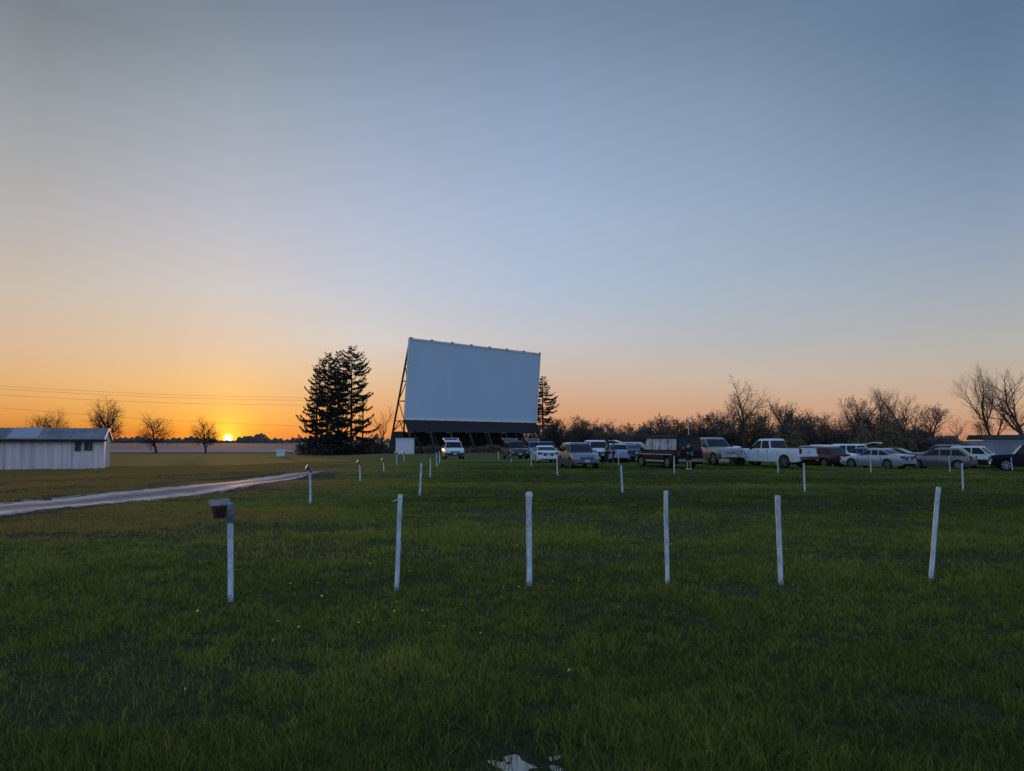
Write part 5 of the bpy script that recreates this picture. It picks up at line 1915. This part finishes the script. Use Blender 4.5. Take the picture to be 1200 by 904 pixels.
# ------------------------------------------------------------------ people
def skin_person(pos, heading, h, label, top, legs, shorts=None, pose=0, shirt_len=0.50):
    """one continuous body grown from a skeleton; clothes and hair as children"""
    o = empty('person', pos, heading, label, 'person')
    k = h / 1.75
    sw = 0.19 * k
    lift = 0.0
    J = {
        'pel': (0, 0, 0.95), 'sp': (0.0, 0, 1.12), 'ch': (0.0, 0, 1.32), 'nk': (0.0, 0, 1.47), 'hd0': (0.01, 0, 1.56), 'hd1': (0.02, 0, 1.66), 'hd2': (0.01, 0, 1.72),
        'hl': (0, 0.09, 0.90), 'kl': (0.03, 0.10, 0.50), 'al': (-0.02, 0.11, 0.09), 'tl': (0.14, 0.12, 0.03),
        'hr': (0, -0.09, 0.90), 'kr': (0.04, -0.11, 0.50), 'ar': (0.02, -0.12, 0.09), 'tr': (0.18, -0.13, 0.03),
        'sl': (0, 0.19, 1.41), 'el': (-0.02, 0.24, 1.14), 'wl': (0.10, 0.22, 0.92), 'fl': (0.14, 0.20, 0.83),
        'sr': (0, -0.19, 1.41), 'er': (-0.02, -0.25, 1.14), 'wr': (0.14, -0.20, 0.96), 'fr': (0.20, -0.18, 0.88)}
    if pose == 1:      # arms folded forward
        J['wl'] = (0.22, 0.06, 1.14); J['fl'] = (0.24, -0.03, 1.16); J['wr'] = (0.22, -0.06, 1.18); J['fr'] = (0.24, 0.03, 1.20)
    if pose == 2:      # reaching into the van
        J['el'] = (0.18, 0.24, 1.24); J['wl'] = (0.36, 0.18, 1.34); J['fl'] = (0.44, 0.16, 1.38)
    E = [('pel', 'sp'), ('sp', 'ch'), ('ch', 'nk'), ('nk', 'hd0'), ('hd0', 'hd1'), ('hd1', 'hd2'), ('pel', 'hl'), ('hl', 'kl'), ('kl', 'al'), ('al', 'tl'),
         ('pel', 'hr'), ('hr', 'kr'), ('kr', 'ar'), ('ar', 'tr'), ('ch', 'sl'), ('sl', 'el'), ('el', 'wl'), ('wl', 'fl'), ('ch', 'sr'), ('sr', 'er'), ('er', 'wr'), ('wr', 'fr')]
    RD = {'pel': .13, 'sp': .125, 'ch': .14, 'nk': .055, 'hd0': .075, 'hd1': .092, 'hd2': .07, 'hl': .088, 'kl': .058, 'al': .040, 'tl': .032, 'hr': .088, 'kr': .058, 'ar': .040, 'tr': .032,
          'sl': .062, 'el': .043, 'wl': .029, 'fl': .026, 'sr': .062, 'er': .043, 'wr': .029, 'fr': .026}

    def grow(nm, joints, edges, rad, material, parent, root, flat=0.8):
        keys = list(joints)
        me = bpy.data.meshes.new(nm)
        me.from_pydata([Vector(joints[q]) * k for q in keys], [(keys.index(a), keys.index(b)) for a, b in edges], [])
        ob = link_mesh(nm, me, parent)
        md = ob.modifiers.new('skin', 'SKIN'); md.use_smooth_shade = True
        for q, key in enumerate(keys):
            sv = me.skin_vertices[0].data[q]
            sv.radius = (rad[key] * k, rad[key] * k * (flat if key in ('pel', 'sp', 'ch') else 1))
            sv.use_root = (key == root)
        ob.modifiers.new('sub', 'SUBSURF').levels = 1
        dg = bpy.context.evaluated_depsgraph_get()
        dg.update()
        nm_ = bpy.data.meshes.new_from_object(ob.evaluated_get(dg))
        ob.modifiers.clear()
        ob.data = nm_
        nm_.materials.clear(); nm_.materials.append(material)
        nm_.polygons.foreach_set('use_smooth', [True] * len(nm_.polygons))
        return ob
    body = grow('body', J, E, RD, M['skin'], o, 'pel')
    # face: nose, ears, eyes, fingers grow as small pieces of the same body mesh
    ex = MB()
    hc = Vector((0.02, 0, 1.645)) * k
    ex.box(hc + Vector((0.092, 0, -0.005)) * k, (0.03 * k, 0.022 * k, 0.04 * k), taper=0.5)
    for sg in (-1, 1):
        ex.box(hc + Vector((0, sg * 0.090, 0)) * k, (0.03 * k, 0.016 * k, 0.05 * k))
    for hk, wk in (('fl', 'wl'), ('fr', 'wr')):
        f0 = Vector(J[hk]) * k; dd = (Vector(J[hk]) - Vector(J[wk])).normalized()
        sd_ = dd.orthogonal().normalized()
        for q in range(4):
            a = f0 + sd_ * (0.014 * (q - 1.5)) * k
            ln = (0.060, 0.072, 0.068, 0.052)[q] * k
            ex.tube([a, a + dd * ln * .6, a + dd * ln + Vector((0, 0, -0.012 * k))], [0.009 * k, 0.008 * k, 0.006 * k], 5)
        ex.tube([f0 - dd * 0.03 * k + sd_ * 0.02 * k, f0 + sd_ * 0.045 * k + dd * 0.012 * k], [0.010 * k, 0.008 * k], 5)
    exm = ex.mesh('x', M['skin'])
    bm = bmesh.new(); bm.from_mesh(body.data); bm.from_mesh(exm); bm.to_mesh(body.data); bm.free()
    # shirt
    SJ = {q: J[q] for q in ('pel', 'sp', 'ch', 'nk', 'sl', 'el', 'sr', 'er')}
    SJ['nk'] = (0, 0, 1.43)
    SJ['el'] = tuple(Vector(J['sl']).lerp(Vector(J['el']), 0.98)); SJ['er'] = tuple(Vector(J['sr']).lerp(Vector(J['er']), 0.98))
    SR_ = {'pel': .155, 'sp': .145, 'ch': .158, 'nk': .068, 'sl': .078, 'el': .060, 'sr': .078, 'er': .060}
    grow('shirt', SJ, [('pel', 'sp'), ('sp', 'ch'), ('ch', 'nk'), ('ch', 'sl'), ('sl', 'el'), ('ch', 'sr'), ('sr', 'er')], SR_, top, o, 'pel')
    LJ = {'pel': (0, 0, .93), 'hl': J['hl'], 'kl': J['kl'], 'al': (-0.02, 0.11, 0.12), 'hr': J['hr'], 'kr': J['kr'], 'ar': (0.02, -0.12, 0.12)}
    if shorts:
        LJ['al'] = tuple(Vector(J['kl']) + Vector((0, 0, 0.03))); LJ['ar'] = tuple(Vector(J['kr']) + Vector((0, 0, 0.03)))
        LJ['kl'] = tuple(Vector(J['hl']).lerp(Vector(J['kl']), 0.6)); LJ['kr'] = tuple(Vector(J['hr']).lerp(Vector(J['kr']), 0.6))
        LR = {'pel': .15, 'hl': .105, 'kl': .092, 'al': .088, 'hr': .105, 'kr': .092, 'ar': .088}
    else:
        LR = {'pel': .145, 'hl': .102, 'kl': .074, 'al': .062, 'hr': .102, 'kr': .074, 'ar': .062}
    grow('shorts' if shorts else 'trousers', LJ, [('pel', 'hl'), ('hl', 'kl'), ('kl', 'al'), ('pel', 'hr'), ('hr', 'kr'), ('kr', 'ar')], LR, legs, o, 'pel')
    # hair
    HJ = {'a': (-0.015, 0, 1.66), 'b': (-0.01, 0, 1.72), 'c': (-0.035, 0, 1.60)}
    grow('hair', HJ, [('c', 'a'), ('a', 'b')], {'a': .094, 'b': .082, 'c': .075}, M['hair'], o, 'a')
    # shoes
    for sg, an, tn in ((1, 'al', 'tl'), (-1, 'ar', 'tr')):
        m2 = MB()
        a = Vector(J[an]) * k; b = Vector(J[tn]) * k
        m2.tube([Vector((a.x - 0.05 * k, a.y, 0.045 * k)), Vector((a.x + 0.03 * k, a.y, 0.05 * k)), Vector((b.x + 0.03 * k, b.y, 0.035 * k))], [0.040 * k, 0.050 * k, 0.036 * k], 8)
        m2.build('shoe', M['white'] if shorts else M['black'], o, smooth=60)
    return o


skin_person(gpos(711, 60.5), R(-160), 1.62, 'left one of the two dark-clothed people behind the second-row post', M['darkcloth'], M['darkcloth'], pose=1)
skin_person(gpos(718.5, 59.5), R(170), 1.66, 'person in grey top and dark trousers, right one of two beside the thin post', M['greycloth'], M['darkcloth'])
skin_person(gpos(806.5, 47.2), R(105), 1.74, 'bare-legged person in dark shirt and shorts standing at the back of the van', M['darkcloth'], M['darkcloth'], shorts=True, pose=2)
